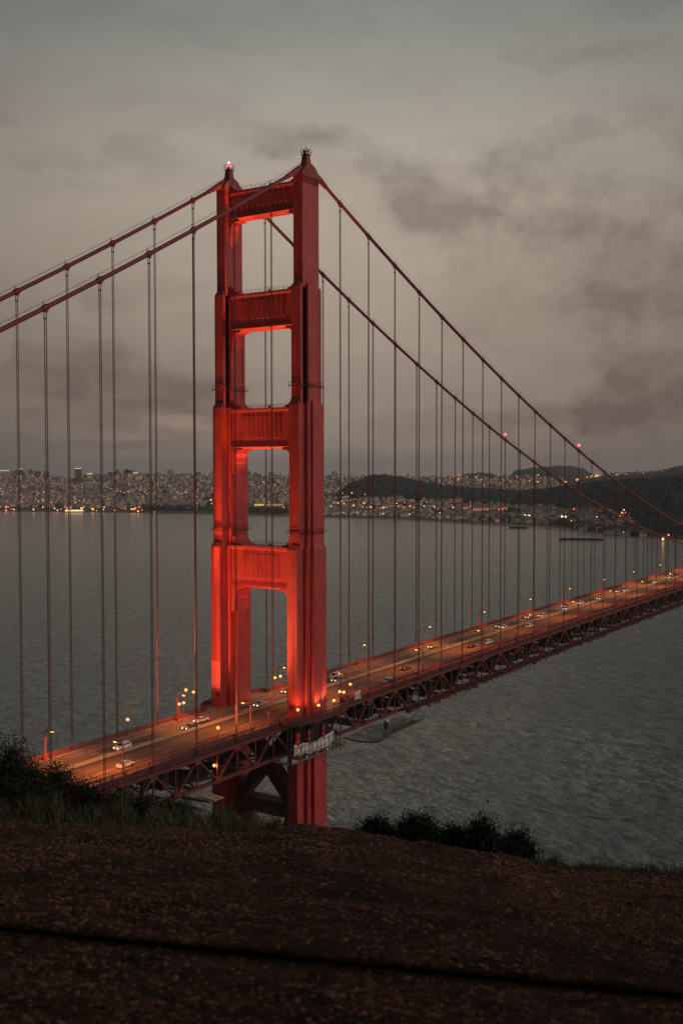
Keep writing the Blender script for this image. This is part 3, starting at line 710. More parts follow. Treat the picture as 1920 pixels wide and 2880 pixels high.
def make_car(kind, paint, label, x, y, north, lights=True, glow_front=True, dz=0.0):
    body, cab, hw = PROF[kind]
    t = thing('parked_car' if False else 'car', label, {'van': 'van'}.get(kind, 'car'), (x, y, zr(y)+dz), R(90) if north else R(-90), 'cars on the bridge')
    t.rotation_euler.y = -math.atan2(zr(y+.5)-zr(y-.5), 1)*(1 if north else -1)
    m = MB()
    n = len(body); ins = [(p[0]*.985, p[1]) for p in body]
    o = []
    for yy, sc in ((-hw, .93), (-hw*.9, 1.0)): pass
    vs = []
    for yy, pr in ((-hw, [(p[0]*.96, .08+p[1]*.93) for p in body]), (-hw*.86, body), (hw*.86, body), (hw, [(p[0]*.96, .08+p[1]*.93) for p in body])): vs += [(p[0], yy, p[1]) for p in pr]
    fs = [tuple(range(n)), tuple(reversed(range(3*n, 4*n)))]
    for k in range(3): fs += [(k*n+i, (k+1)*n+i, (k+1)*n+(i+1) % n, k*n+(i+1) % n) for i in range(n)]
    m.add(vs, fs)
    # roof and pillars as a tapered shell
    q = len(cab); low, top = hw*.88, hw*.68
    ys = [low if p[1] < 1.25 and (i in (0, q-1)) else top for i, p in enumerate(cab)]
    vs = [(p[0], -w, p[1]) for p, w in zip(cab, ys)]+[(p[0], w, p[1]) for p, w in zip(cab, ys)]
    m.add(vs, [tuple(range(q)), tuple(reversed(range(q, 2*q)))]+[(i, i+q, (i+1) % q+q, (i+1) % q) for i in range(q)])
    for sg in (-1, 1): m.box((.75*(cab[0][0]), sg*(hw+.06), body[4][1]+.02), (.2, .16, .14))
    m.build('car_body', CARP[paint], t)
    # glazing, a few millimetres proud of the shell
    g = MB()
    def L(a, b, f): return tuple(u+(v-u)*f for u, v in zip(a, b))
    A, B, C_, D_ = [Vector((p[0], 0, p[1])) for p in cab]
    for sg in (-1, 1):
        P = [Vector((p[0], sg*w, p[1])) for p, w in zip(cab, ys)]
        c = sum(P, Vector())/4; off = Vector((0, sg*.012, .004))
        mid = (c.x)
        for lo, hi in ((.06, .50), (.54, .94)):
            e0, e1 = P[0].lerp(P[3], lo), P[0].lerp(P[3], hi); u0, u1 = P[1].lerp(P[2], lo), P[1].lerp(P[2], hi)
            quad = [e0.lerp(u0, .12), e1.lerp(u1, .12), e1.lerp(u1, .86), e0.lerp(u0, .86)]
            g.add([v+off for v in quad], [(0, 1, 2, 3)])
    for a, b in ((0, 1), (3, 2)):
        P = [Vector((cab[a][0], -ys[a], cab[a][1])), Vector((cab[a][0], ys[a], cab[a][1])), Vector((cab[b][0], ys[b], cab[b][1])), Vector((cab[b][0], -ys[b], cab[b][1]))]
        c = sum(P, Vector())/4; nx = .012 if a == 0 else -.012
        g.add([c+(v-c)*.88+Vector((nx, 0, .012)) for v in P], [(0, 1, 2, 3)])
    g.build('window_glass', GLASS, t)
    w = MB(); w.tube([(0, -.11, 0), (0, .11, 0)], .34, 14); w.tube([(0, -.115, 0), (0, .115, 0)], .18, 10)
    wm = w.mesh('wheel', TYRE)
    for xx in (1.42, -1.42):
        for sg in (-1, 1): put('wheel', wm, t, (xx, sg*(hw-.1), .34))
    if lights:
        for sg in (-1, 1):
            h = MB(); h.ball((2.28, sg*hw*.72, body[2][1]+.04), .17, 8, 5); h.build('headlight', HEADL, t)
            b = MB(); b.box((-2.33, sg*hw*.74, .82), (.08, .34, .18)); b.build('taillight', TAILL, t)
        if glow_front: spot('headlight_beam', (2.5, 0, .7), (13, -.6, -.3), 900, 52, .7, (1.0, .8, .5), t, .25)
    else:
        for sg in (-1, 1):
            b = MB(); b.box((-2.33, sg*hw*.74, .82), (.08, .34, .18)); b.build('taillight', TAILD, t)
    return t
CARS = [  # kind, paint, x, y, northbound, lights, label
    ('suv', 'white', 4.2, 54.2, True, 1, 'white suv with bright headlights driving towards the shrubs, left of the tower'),
    ('sedan', 'white', -7.4, 64.7, False, 0, 'white sedan on the near lanes beside the lamp with a grey box'),
    ('sedan', 'black', 3.6, 29.8, True, 1, 'dark sedan with headlights just ahead of the white car left of the tower'),
    ('sedan', 'white', 6.3, 22.4, True, 1, 'white sedan on the far lane following the dark sedan'),
    ('sedan', 'silver', 4.3, -1.3, True, 1, 'pale car passing under the tower portal between the legs'),
    ('sedan', 'grey', 8.0, -19.6, True, 1, 'grey car with one headlight showing beside the near tower leg'),
    ('suv', 'grey', 3.9, -40.6, True, 1, 'grey car with headlights just right of the near tower leg'),
    ('van', 'white', 7.2, -44.6, True, 1, 'white van behind the street lamp right of the tower, on the far lane'),
    ('sedan', 'black', -4.8, -69.0, False, 1, 'black car with pink tail lights alone on the near lanes'),
    ('sedan', 'yellow', 7.6, -109.5, True, 1, 'yellow taxi with headlights on the far lane'),
    ('sedan', 'black', -4.3, -117.9, False, 1, 'dark car with glowing pink tail lights ahead of a white one'),
    ('suv', 'white', -6.5, -128.0, False, 0, 'white car with warm rear end beside a lamp post on the near lane'),
    ('sedan', 'black', 7.4, -166.2, True, 1, 'dark far lane car of the pair driving abreast under the lamps'),
    ('sedan', 'white', 4.6, -164.4, True, 1, 'white inner lane car of the pair driving abreast under the lamps'),
    ('sedan', 'grey', 7.5, -196.1, True, 1, 'grey far lane car just behind the abreast pair'),
    ('suv', 'silver', 3.8, -201.4, True, 1, 'silver car with headlights half hidden by a lamp post'),
    ('suv', 'white', -3.3, -172.6, False, 0, 'white car seen from behind on the near lanes, below the headlight queue'),
    ('sedan', 'black', 8.0, -237.9, True, 1, 'upper dark car of two headlight pairs one above the other'),
    ('sedan', 'white', 3.6, -228.9, True, 1, 'lower white car of two headlight pairs one above the other'),
    ('sedan', 'white', 5.4, -250.3, True, 1, 'white car with red roof reflection following the stacked pair'),
    ('sedan', 'silver', 3.8, -271.9, True, 1, 'silver car alone in the inner far lane, headlights on'),
    ('sedan', 'grey', 5.6, -303.7, True, 1, 'grey car beside a sodium lamp far along the bridge'),
    ('sedan', 'white', 3.6, -309.7, True, 1, 'white car tailing the grey one far along the bridge'),
    ('sedan', 'silver', 3.4, -357.2, True, 1, 'silver car on the inner lane near the end of visible road'),
    ('suv', 'white', 4.5, -382.6, True, 1, 'white suv near the end of visible road'),
    ('sedan', 'black', 7.4, -401.3, True, 1, 'dark far lane car near the end of visible road'),
    ('sedan', 'white', 5.0, -425.0, True, 1, 'farthest car with headlights at the picture edge of the road'),
]
for kind, paint, x, y, nb, li, lab in CARS:
    make_car(kind, paint, lab, x, y, nb, bool(li), glow_front=(y > -300))

# ------------------------------------------------------------------ maintenance works on the tower and below the deck
def cloth(name, a, b, h, label, group=None, matl=TARP, seed=0):
    r = random.Random(seed); n, k = 16, 9; a, b = Vector(a), Vector(b); d = b-a; nrm = d.cross(Vector((0, 0, 1))).normalized(); m = MB(); g = []
    for j in range(k+1):
        for i in range(n+1):
            u = i/n; v = j/k
            p = a+d*u+Vector((0, 0, -h*v*(1+.08*math.sin(7*u+seed))-.35*math.sin(math.pi*u)*(1-v)*.6)); p += nrm*(.28*math.sin(9*u+3*v+seed)*v+.16*math.sin(23*u+seed*2)*v)
            g.append(p)
    f = [(j*(n+1)+i, j*(n+1)+i+1, (j+1)*(n+1)+i+1, (j+1)*(n+1)+i) for j in range(k) for i in range(n)]
    m.add(g, f); o = m.build(name, matl, smooth=True)
    s = o.modifiers.new('thickness', 'SOLIDIFY'); s.thickness = .03
    return tag(o, label, 'tarp', group)
XW = -18.6
cloth('tarp', (XW, 13.2, 67.4), (XW, 9.9, 66.9), 3.2, 'leftmost white tarp hanging on the tower scaffold under the road', 'white tarps on the tower scaffold', seed=1)
cloth('tarp', (XW, 9.5, 67.2), (XW, 5.6, 66.6), 3.2, 'second white tarp from the left on the tower scaffold', 'white tarps on the tower scaffold', seed=2)
cloth('tarp', (XW, 5.1, 66.4), (XW, 1.0, 66.6), 3.0, 'torn white tarp right of the middle of the tower scaffold', 'white tarps on the tower scaffold', seed=3)
cloth('tarp', (XW, 1.0, 66.8), (XW, -5.6, 67.6), 3.5, 'rightmost and largest white tarp on the tower scaffold', 'white tarps on the tower scaffold', seed=5)
cloth('tarp', (-13.75, -24.0, 74.9), (-13.75, -27.0, 75.0), 2.6, 'pale cloth draped over the railing right of the near tower leg', seed=8)
sc = thing('scaffold', 'dark scaffold platform wrapped round the near tower leg below the road', 'scaffold', (W_, 0, 62.0))
m = MB()
x0, x1, y0, y1 = -5.2, 5.6, -9.5, 15.5
for (ax, ay, bx, by, wd) in ((x0, y0, x0, y1, 1.5), (x0, y1, x1, y1, 1.5), (x0, y0, x1, y0, 1.5)):
    m.bar((ax, ay, .6), (bx, by, .6), wd, .22)
m.build('scaffold_deck', PLANK, sc)
m = MB(); r = random.Random(5)
for i in range(14):
    y = y0+(y1-y0)*i/13
    m.bar((x0-.7, y, -.2), (x0-.7, y, 5.2+r.uniform(-.6, .4)), .10); m.bar((x0+.7, y, -.2), (x0+.7, y, 10.0), .10); m.bar((x0-.8, y, 0.2), (x0+.9, y, .2), .14)
for z in (1.7, 2.7, 4.6): m.bar((x0-.7, y0, z), (x0-.7, y1, z), .09)
for i in range(13):
    y = y0+(y1-y0)*i/13; m.bar((x0+.7, y, 0.2 if i % 2 else 5), (x0+.7, y+1.9, 5 if i % 2 else .2), .08)
m.build('scaffold_pole', DARK, sc)
m = MB(); o = plan([(2.2, 7.3), (4.3, 4.1)], 0, TY); n = len(o)
for i in range(n):
    a, b = Vector((*o[i], 0)), Vector((*o[(i+1) % n], 0)); k = max(1, int((b-a).length/1.4))
    for j in range(k):
        p, q = a.lerp(b, j/k), a.lerp(b, (j+.97)/k); h0 = r.uniform(4.6, 5.4); h1 = r.uniform(8.6, 9.3)
        m.add([p+Vector((0, 0, .9)), q+Vector((0, 0, .9)), q+Vector((r.uniform(-.1, .1), 0, h1)), p+Vector((r.uniform(-.1, .1), 0, h1))], [(0, 1, 2, 3)])
m.build('darkening_curtain', mat('darkening_curtain_cloth', (.014, .012, .013), .9, .3, .6), sc)  # black panels added round the leg to darken the space below the road
m = MB()
for (x, y, a, b) in ((x0, 14.4, .5, .9), (x0, 13.2, .7, .4), (x0, 8.0, .5, .6), (x0, 3.2, .4, .5), (x0+.2, -2.0, .8, .5)): m.box((x, y, .75+b/2), (a, a*1.2, b))
m.build('stored_bundle', TARP, sc)
for y, nm in ((11.2, 'left'), (6.3, 'middle'), (-.5, 'right')):
    d = MB(); d.bar((0, 0, 0), (0, 0, 4.0), .5, .6); d.box((0, .2, 1.5), (.8, 1.2, .5)); d.box((0, 0, 3.2), (.7, 1.3, .6))
    o = d.build('leg_bracket', PAINT, None, loc=(W_-4.75, y, 66.2)); tag(o, f'{nm} one of three rusty orange brackets above the white tarps', 'bracket', 'brackets on the tower scaffold')
net = thing('work_platform_net', 'hanging mesh work platform under the span right of the near tower leg', 'platform', (-13.8, -17.0, 62.2))
m = MB()
def pxy(u, v): return (-.3-11.0*v*(1-.28*u), -1.0-31.0*u-2*v, .25*math.sin(5*u)+.7*u-.55*math.sin(math.pi*v)*1.2)
for i in range(27):
    for j in range(14): m.bar(pxy(i/27, j/14), pxy(i/27, (j+1)/14), .10)
for j in range(13):
    for i in range(18): m.bar(pxy(i/18, j/12), pxy((i+1)/18, j/12), .09)
m.build('mesh_net', mat('brown_mesh', (.055, .034, .027), .9, .4, .5), net)
m = MB()
for j in range(14): m.bar(pxy(0, j/14), pxy(0, (j+1)/14), .4, .35)
m.build('edge_beam', TRUSS, net)
m = MB()
for i in range(18):
    m.bar(pxy(i/18, 1), pxy((i+1)/18, 1), .3, .25); m.bar(Vector(pxy(i/18, 1)), Vector(pxy(i/18, 1))+Vector((0, 0, 1.1)), .09)
m.build('edge_rail', DARK, net)
m = MB(); m.bar((-4.5, -16, 1.2), (-3.6, -27, 1.6), 1.4, .15); m.bar((-1.2, -9, .8), (-1.0, -16, .9), 1.2, .15); m.bar((-7, -24, .7), (-5.4, -34, 1.3), 1.0, .12)
m.build('plank_walkway', PLANK, net)
b = MB(); b.tube([(0, 0, 0), (0, 0, 2.3)], .75, 14); BLUE = mat('teal_plastic', (.02, .09, .11), .5, .15, 2)
t = thing('water_tank', 'teal barrel with a white lid standing on the mesh work platform', 'barrel', (-20.0, -32.0, 62.9)); b.build('tank_body', BLUE, t)
b = MB(); b.tube([(0, 0, 2.3), (0, 0, 2.7)], [.8, .6], 14); b.build('tank_lid', TARP, t)
t = thing('utility_tank', 'teal and white box standing on the near sidewalk right of the tower', 'container', (-11.6, -46.5, zr(-46)+.2))
b = MB(); b.box((0, 0, .75), (1.5, 1.9, 1.5)); b.build('container_body', BLUE, t)
b = MB(); b.box((0, 0, 1.66), (1.65, 2.1, .3)); b.box((0, 1.9, .5), (1.2, 1.6, 1.0)); b.build('container_lid', TARP, t)
for i, y in enumerate((-38.2, -36.0)):
    b = MB(); b.box((0, 0, .35), (1.0, 1.8, .7)); b.box((.1, .2, .85), (.7, 1.0, .35)); tag(b.build('material_bundle', PLANK, loc=(-11.4, y, zr(y)+.2)), ['far one of two pale bundles on the near sidewalk', 'close one of two pale bundles on the near sidewalk'][i], 'bundle')
# hanging staging north of the tower
def staging(label, pts, w, matl, h=.18, hang=True):
    t = thing('hanging_staging', label, 'staging', pts[0], group='staging hung below the side span')
    m = MB(); o = Vector(pts[0]); m.bar((0, 0, 0), Vector(pts[1])-o, w, h); m.build('staging_deck', matl, t)
    c = MB()
    for f in (.08, .5, .92):
        p = (Vector(pts[1])-o)*f; c.bar(p, (p.x*.5+min(0, (-13.7-o.x))*0+(-13.7-o.x)*.5, p.y, zr(o.y)-9.2-o.z), .09)
    c.build('hanger_cable', DARK, t)
staging('pale plank staging reaching past the far tower leg below the deck', ((-14.5, 46.0, 61.6), (-20.4, 46.0, 61.2)), 3.4, mat('pale_board', (.32, .27, .24), .8, .2, .6))
staging('upper dark staging beam left of the pale plank', ((-11.7, 50.0, 61.2), (-19.5, 48.6, 61.2)), .9, DARK, .5)
staging('lowest dark staging beam hanging near the grass', ((-11.0, 57.2, 61.0), (-21.0, 57.0, 61.0)), .9, DARK, .5)
staging('middle dark staging beam hanging near the grass', ((-14.4, 54.4, 61.0), (-21.8, 54.0, 61.0)), .8, DARK, .45)
staging('crosswise dark staging beam joining the hanging beams', ((-15.2, 57.2, 61.1), (-16.8, 53.6, 61.1)), .7, DARK, .4)
lt = thing('truss_lamp', 'small glaring orange lamp hung inside the side span truss', 'lamp', (-13.0, 39.4, 66.9))
b = MB(); b.ball((0, 0, 0), .42, 10, 6); b.build('lamp_globe', SODIUM_W, lt); b = MB(); b.bar((.3, 0, .1), (.3, 0, 2.6), .12); b.box((.25, 0, .3), (.5, .5, .35)); b.build('lamp_bracket', DARK, lt)
pl = bpy.data.lights.new('truss_light', 'POINT'); pl.energy = 500; pl.color = LAMPCOL; pl.shadow_soft_size = .4; po = bpy.data.objects.new('truss_light', pl); COL.objects.link(po); po.parent = lt; po.location = (-.7, 0, 0)

# ------------------------------------------------------------------ far shore
SHORE = [(-300, 1174), (0, 1175), (150, 1176), (300, 1178), (450, 1182), (600, 1187), (750, 1190.5), (900, 1195), (1000, 1200.5), (1100, 1207), (1250, 1215), (1300, 1222), (1360, 1231), (1420, 1238), (1480, 1242), (1568, 1247), (1900, 1262)]
def dshore(x): return depth0(x, lerp_tab(SHORE, x))
GRASSY = mat('coastal_scrub', (.045, .05, .028), .95, .35, .012, second=(.10, .085, .055))
SAND = mat('beach_sand', (.30, .24, .19), .95, .25, .02)
HOUSEGROUND = mat('city_ground', (.24, .21, .185), .95, .4, .02)
WOODG = mat('forest_floor', (.016, .021, .016), .95, .4, .02)
def sheet(name, cols, rows_of, matl, smooth=True, kind='structure'):
    m = MB(); R_ = None
    for x in cols:
        rw = rows_of(x); R_ = len(rw); m.v += [tuple(p) for p in rw]
    for i in range(len(cols)-1):
        for j in range(R_-1): m.f.append((i*R_+j, (i+1)*R_+j, (i+1)*R_+j+1, i*R_+j+1)); m.m.append(0)
    return tag(m.build(name, matl, smooth=smooth), kind=kind)
def gxy(x, D, z): p = at(x, 1090, D); return (p[0], p[1], z)
xs = list(range(-300, 1901, 20))
sheet('land', xs, lambda x: [gxy(x, dshore(x), -1.0), gxy(x, dshore(x)+25, 1.2), gxy(x, dshore(x)+90, 2.6), gxy(x, dshore(x)+350, 4.5), gxy(x, dshore(x)+1200, 6), gxy(x, 12000, 8)], GRASSY)
sheet('beach', [x for x in xs if x >= 400], lambda x: [gxy(x, dshore(x)-3, -.4), gxy(x, dshore(x)+25, 1.5), gxy(x, dshore(x)+25+45*lerp_tab([(400, 0), (600, .25), (900, .55), (1250, 1.1), (1330, 1.2), (1420, .5), (1900, .3)], x), 2.3)], SAND)
YR = [(-300, 1099), (-100, 1094), (0, 1093), (60, 1091), (100, 1096), (160, 1101), (220, 1098), (280, 1089), (330, 1092), (390, 1095), (470, 1097), (560, 1096), (640, 1096), (700, 1098), (760, 1098), (950, 1100), (1050, 1101), (1175, 1101), (1300, 1104)]
def hillD(x): return (dshore(x)+lerp_tab([(-300, 500), (500, 520), (760, 700), (1300, 1500)], x), lerp_tab([(-300, 5600), (700, 5300), (1300, 5400)], x))
def hz(x, t):
    D0, D1 = hillD(x); z1 = at(x, lerp_tab(YR, x), D1)[2]; u = min(1, max(0, t))
    return 4+(z1-4)*(0.18*u+0.82*u**1.35)+2.5*math.sin(x*.031+u*7)*u*(1-u)*2
def hp(x, t):
    D0, D1 = hillD(x); return gxy(x, D0+(D1-D0)*t, hz(x, t))
sheet('city_hill', [x for x in xs if x <= 1300], lambda x: [hp(x, i/12) for i in range(13)]+[gxy(x, hillD(x)[1]+500, hz(x, 1)*.6), gxy(x, hillD(x)[1]+1500, 4)], HOUSEGROUND)
YW = [(700, 1166), (745, 1152), (775, 1131), (800, 1113), (822, 1101), (845, 1094), (860, 1091), (885, 1091), (930, 1098), (980, 1110), (1050, 1119), (1120, 1123), (1200, 1128), (1250, 1124), (1300, 1116), (1380, 1107), (1450, 1102), (1520, 1098), (1568, 1093), (1700, 1080), (1900, 1076)]
def woodD(x): return (dshore(x)+lerp_tab([(700, 320), (1000, 320), (1200, 330), (1400, 300), (1480, 120), (1568, 70), (1900, 60)], x), lerp_tab([(700, 4350), (900, 4300), (1200, 3900), (1400, 3400), (1568, 3000), (1900, 2800)], x))
def bench(x):                                       # share of the slope that is the settled bench, and its top height
    tb = lerp_tab([(700, .55), (1000, .52), (1200, .48), (1300, .40), (1440, .34), (1500, .06), (1900, .05)], x); a, b = woodD(x)
    return tb, at(x, lerp_tab([(700, 1142), (800, 1143), (900, 1146), (1000, 1150), (1150, 1158), (1300, 1167), (1440, 1176), (1500, 1225), (1900, 1240)], x), a+(b-a)*tb)[2]
def wz(x, t):
    z1 = at(x, lerp_tab(YW, x)+4, woodD(x)[1])[2]; tb, zb = bench(x)
    if t < tb: return 3.5+(zb-3.5)*t/tb
    u = (t-tb)/(1-tb); return zb+(z1-zb)*(math.sin(u*math.pi/2)**1.1)
def wp(x, t):
    a, b = woodD(x); return gxy(x, a+(b-a)*t, wz(x, t))
def ground_at(x, y, back=1.0):
    """where the line of sight of a survey position meets the far terrain"""
    d = ray(x, y); k = float(d@FH); D = dshore(x)+15
    while D < 5700:
        z = CAM[2]+d[2]*D/k; g = 3.0
        D0, D1 = hillD(min(x, 1300))
        if x <= 1300 and D > D0: g = max(g, hz(x, (D-D0)/(D1-D0)))
        if x >= 700:
            a, b = woodD(x)
            if a < D < b: g = max(g, wz(x, (D-a)/(b-a)))
        if z < g+5: break
        D += 12
    return CAM+d*(D*back/k)
sheet('wooded_hill', [x for x in xs if x >= 700], lambda x: [wp(x, i/20) for i in range(21)]+[gxy(x, woodD(x)[1]+400, wz(x, 1)*.55), gxy(x, woodD(x)[1]+900, 3)], WOODG)
def ridge(name, pts, D, front, matl=WOODG):
    cols = np.arange(pts[0][0], pts[-1][0]+.1, 6.0)
    def rows(x):
        z1 = at(x, lerp_tab(pts, x)+.8*math.sin(x*.21)+.5*math.sin(x*.53), D)[2]
        return [gxy(x, D-front*(1-i/6), 6+(z1-6)*math.sin(i/6*math.pi/2)) for i in range(7)]+[gxy(x, D+front*.6, z1*.5), gxy(x, D+front*1.2, 5)]
    return sheet(name, list(cols), rows, matl)
ridge('far_hill', [(1155, 1102), (1172, 1092), (1180, 1081), (1195, 1078), (1230, 1073), (1262, 1071), (1290, 1069), (1318, 1071), (1340, 1076), (1352, 1084), (1380, 1098)], 7200, 1400)
ridge('far_hill', [(1035, 1102), (1060, 1092), (1080, 1086), (1100, 1085), (1120, 1086), (1140, 1091), (1165, 1100)], 7600, 1200)
ridge('far_hill', [(1320, 1104), (1345, 1098), (1385, 1092), (1420, 1088), (1480, 1086), (1515, 1081), (1540, 1074), (1568, 1068), (1640, 1060), (1800, 1058), (1900, 1062)], 4900, 900)
# woods: leaf masses spread over the slopes
ICO = None
def blobs(name, pts, mats, label, cat, seed):
    r = random.Random(seed); t = (1+5**.5)/2
    V0 = [Vector(v).normalized() for v in [(-1, t, 0), (1, t, 0), (-1, -t, 0), (1, -t, 0), (0, -1, t), (0, 1, t), (0, -1, -t), (0, 1, -t), (t, 0, -1), (t, 0, 1), (-t, 0, -1), (-t, 0, 1)]]
    F0 = [(0, 11, 5), (0, 5, 1), (0, 1, 7), (0, 7, 10), (0, 10, 11), (1, 5, 9), (5, 11, 4), (11, 10, 2), (10, 7, 6), (7, 1, 8), (3, 9, 4), (3, 4, 2), (3, 2, 6), (3, 6, 8), (3, 8, 9), (4, 9, 5), (2, 4, 11), (6, 2, 10), (8, 6, 7), (9, 8, 1)]
    m = MB()
    for (x, y, z), s in pts:
        sq = r.uniform(.75, 1.5); a = r.random()*6.28
        vs = []
        for v in V0:
            k = s*r.uniform(.7, 1.25); vs.append((x+(v.x*math.cos(a)-v.y*math.sin(a))*k, y+(v.x*math.sin(a)+v.y*math.cos(a))*k, z+v.z*k*sq))
        m.add(vs, F0, r.randrange(len(mats)))
    o = m.build(name, mats)
    return tag(o, label, cat, kind='stuff')
LEAF = [mat('cypress_foliage', (.024, .035, .030), .95, .3, .05), mat('pine_foliage', (.040, .052, .042), .95, .3, .05), mat('eucalyptus_foliage', (.062, .070, .055), .95, .3, .05)]
r = random.Random(11); pts = []
for i in range(9000):
    x = r.uniform(735, 1720); tb = bench(x)[0]; t = tb+(1-tb)*r.random()**.85 if r.random() < .93 else r.random()
    p = wp(x, t)
    if t < tb and noise.noise(Vector((x*.02, t*6, 3))) < .12: continue
    if noise.noise(Vector((x*.015, t*4, 9))) < -.34: continue
    if x < 800 and r.random() < (800-x)/75: continue
    s = r.uniform(3.4, 7.0); pts.append(((p[0], p[1], p[2]+s*.6), s))
blobs('wood', pts, LEAF, 'dark wooded park hills behind the shore right of the tower', 'wood', 1)
pts = []
for a, b, x0, x1 in ((5200-0, 0, 272, 312),):
    for i in range(70):
        x = r.gauss(292, 9); p = hp(x, r.uniform(.95, 1.05)); s = r.uniform(8, 13)*(1-abs(x-292)/60); pts.append(((p[0], p[1], p[2]+r.uniform(2, 18)*(1-min(1, abs(x-292)/24))), s))
blobs('park_trees', pts, LEAF, 'dark clump of trees standing above the houses on the skyline', 'trees', 2)
pts = []
for i in range(1500):
    x = r.uniform(-60, 1180)
    if r.random() < .45: x = r.uniform(300, 760)
    t = r.uniform(-.12, 1.0) if x < 300 else r.uniform(-.2, 1)
    c = noise.noise(Vector((x*.02, t*5, 7)))
    if c < .16 and r.random() < .92: continue
    p = hp(x, t) if t > 0 else gxy(x, hillD(x)[0]+t*1500, 4.2)
    s = r.uniform(3.5, 7.5); pts.append(((p[0], p[1], p[2]+s*.5), s))
for i in range(420):                               # the belt of trees along the green
    x = r.choice([r.uniform(325, 440), r.uniform(440, 640), r.uniform(545, 660), r.uniform(330, 420)]); D = dshore(x)+r.uniform(180, 420); s = r.uniform(5, 9); p = gxy(x, D, 5+s*.6); pts.append((p, s))
for i in range(650):
    x = r.uniform(1080, 1480); D = dshore(x)+r.uniform(150, 420)*lerp_tab([(1080, 1.4), (1300, 1), (1480, .5)], x); s = r.uniform(3, 6.5); pts.append((gxy(x, D, 4+s*.6), s))
blobs('street_trees', pts, LEAF, 'dark trees scattered between the houses of the far city', 'trees', 3)

# houses
HC = [(.76, .63, .51), (.66, .53, .43), (.50, .43, .37), (.84, .75, .65), (.58, .44, .34), (.34, .30, .285), (.70, .54, .46)]
HM = [mat('house_wall_'+n, c, .9, .15, .1) for n, c in zip(('cream', 'tan', 'grey', 'white', 'ochre', 'slate', 'pink'), HC)]
HR = mat('house_roof', (.30, .265, .24), .9, .3, .1)
HW = mat('house_window', (.05, .05, .055), .25)
YAWC = math.atan2(FH[1], FH[0])
def house_mb(m, c, w, d, h, rz, wi, gable, win=True):
    """walls, a roof and window strips"""
    m.box((c[0], c[1], c[2]+h/2-1), (w, d, h+2), wi, rz)
    cs, sn = math.cos(rz), math.sin(rz)
    def P(x, y, z): return (c[0]+x*cs-y*sn, c[1]+x*sn+y*cs, c[2]+z)
    if gable:
        g = h+w*.28; a, b = w/2+.3, d/2+.3
        m.add([P(-a, -b, h), P(a, -b, h), P(a, b, h), P(-a, b, h), P(0, -b, g), P(0, b, g)], [(0, 1, 4), (2, 3, 5), (0, 4, 5, 3), (1, 2, 5, 4), (3, 2, 1, 0)], 7)
    else: m.box((c[0], c[1], c[2]+h+.25), (w+.6, d+.6, .5), 7, rz)
    nz = max(1, int(h/3.4)) if win else 0
    for k in range(nz):
        z = 1.8+k*3.3
        if z+1 > h: break
        nx = max(1, int(w/3.5))
        for i in range(nx):
            x = -w/2+(i+.5)*w/nx
            for s in (-1,):
                m.add([P(x-.7, s*(d/2+.03), z-.8), P(x+.7, s*(d/2+.03), z-.8), P(x+.7, s*(d/2+.03), z+.8), P(x-.7, s*(d/2+.03), z+.8)], [(0, 1, 2, 3)], 8)
def house_spot(r):
    q = r.random()
    if q < .66: x = r.uniform(-60, 520); t = r.uniform(-.10, 1.0)
    elif q < .84: x = r.uniform(520, 780); t = r.uniform(.12, 1.0)
    else: x = r.uniform(760, 1290); t = r.uniform(.60, 1.0)
    p = hp(x, t) if t > 0 else gxy(x, hillD(x)[0]+t*2200, 4.2)
    return x, t, p
r = random.Random(21); m = MB(); rows = []
for i in range(5200):
    x, t, p = house_spot(r)
    if noise.noise(Vector((x*.02, t*5, 7))) > .34: continue
    top = 1+.5*(t > .8)
    rows.append((p, r.uniform(8, 17) if r.random() < .8 else r.uniform(17, 34), r.uniform(9, 16), r.uniform(6.5, 11)*top*(1.9 if r.random() < .07 else 1), YAWC-math.pi/2+R(38)+r.choice((0, math.pi/2))+r.uniform(-.06, .06), r.randrange(7), r.random() < .35, x))
for i in range(170):                               # low houses along the ridges further right
    x = r.uniform(1345, 1560); D = 4880-r.uniform(0, 160); z = at(x, lerp_tab([(1345, 1099), (1385, 1093), (1420, 1089), (1480, 1087), (1560, 1080)], x)+r.uniform(0, 4), D)[2]
    p = gxy(x, D, z-1); rows.append((p, r.uniform(9, 15), r.uniform(9, 14), r.uniform(6, 10), YAWC-math.pi/2+r.uniform(-.3, .3), r.randrange(7), r.random() < .4, x))
for i in range(420):                               # sheds, barracks and houses on the bench behind the field
    x = r.uniform(740, 1270); t = r.random()**1.2*bench(x)[0]; p = wp(x, t)
    if r.random() < .25: p = gxy(x, dshore(x)+r.uniform(140, 330), 4)
    w = r.uniform(12, 36) if r.random() < .4 else r.uniform(9, 16)
    rows.append((p, w, r.uniform(9, 14), r.uniform(5, 9), YAWC-math.pi/2+R(25)+r.uniform(-.3, .3), r.choice((0, 3, 3, 1, 6)), r.random() < .6, x))
for i in range(70):
    x = r.uniform(1280, 1450); p = wp(x, r.random()*bench(x)[0]); rows.append((p, r.uniform(9, 18), r.uniform(8, 12), r.uniform(4, 7), YAWC-math.pi/2+r.uniform(-.3, .3), r.choice((3, 0, 1)), True, x))
for i in range(40):
    x = r.uniform(1290, 1480); D = dshore(x)+r.uniform(60, 330); p = gxy(x, D, 4); rows.append((p, r.uniform(9, 18), r.uniform(8, 12), r.uniform(4, 7), YAWC-math.pi/2+r.uniform(-.3, .3), r.choice((3, 0, 1)), True, x))
dist = lambda a: (a[0][0]-CAM[0])**2+(a[0][1]-CAM[1])**2
rows = [a for a in rows if -40 < a[7] < 1600]
rows.sort(key=lambda a: -(a[1]*a[3])/dist(a))
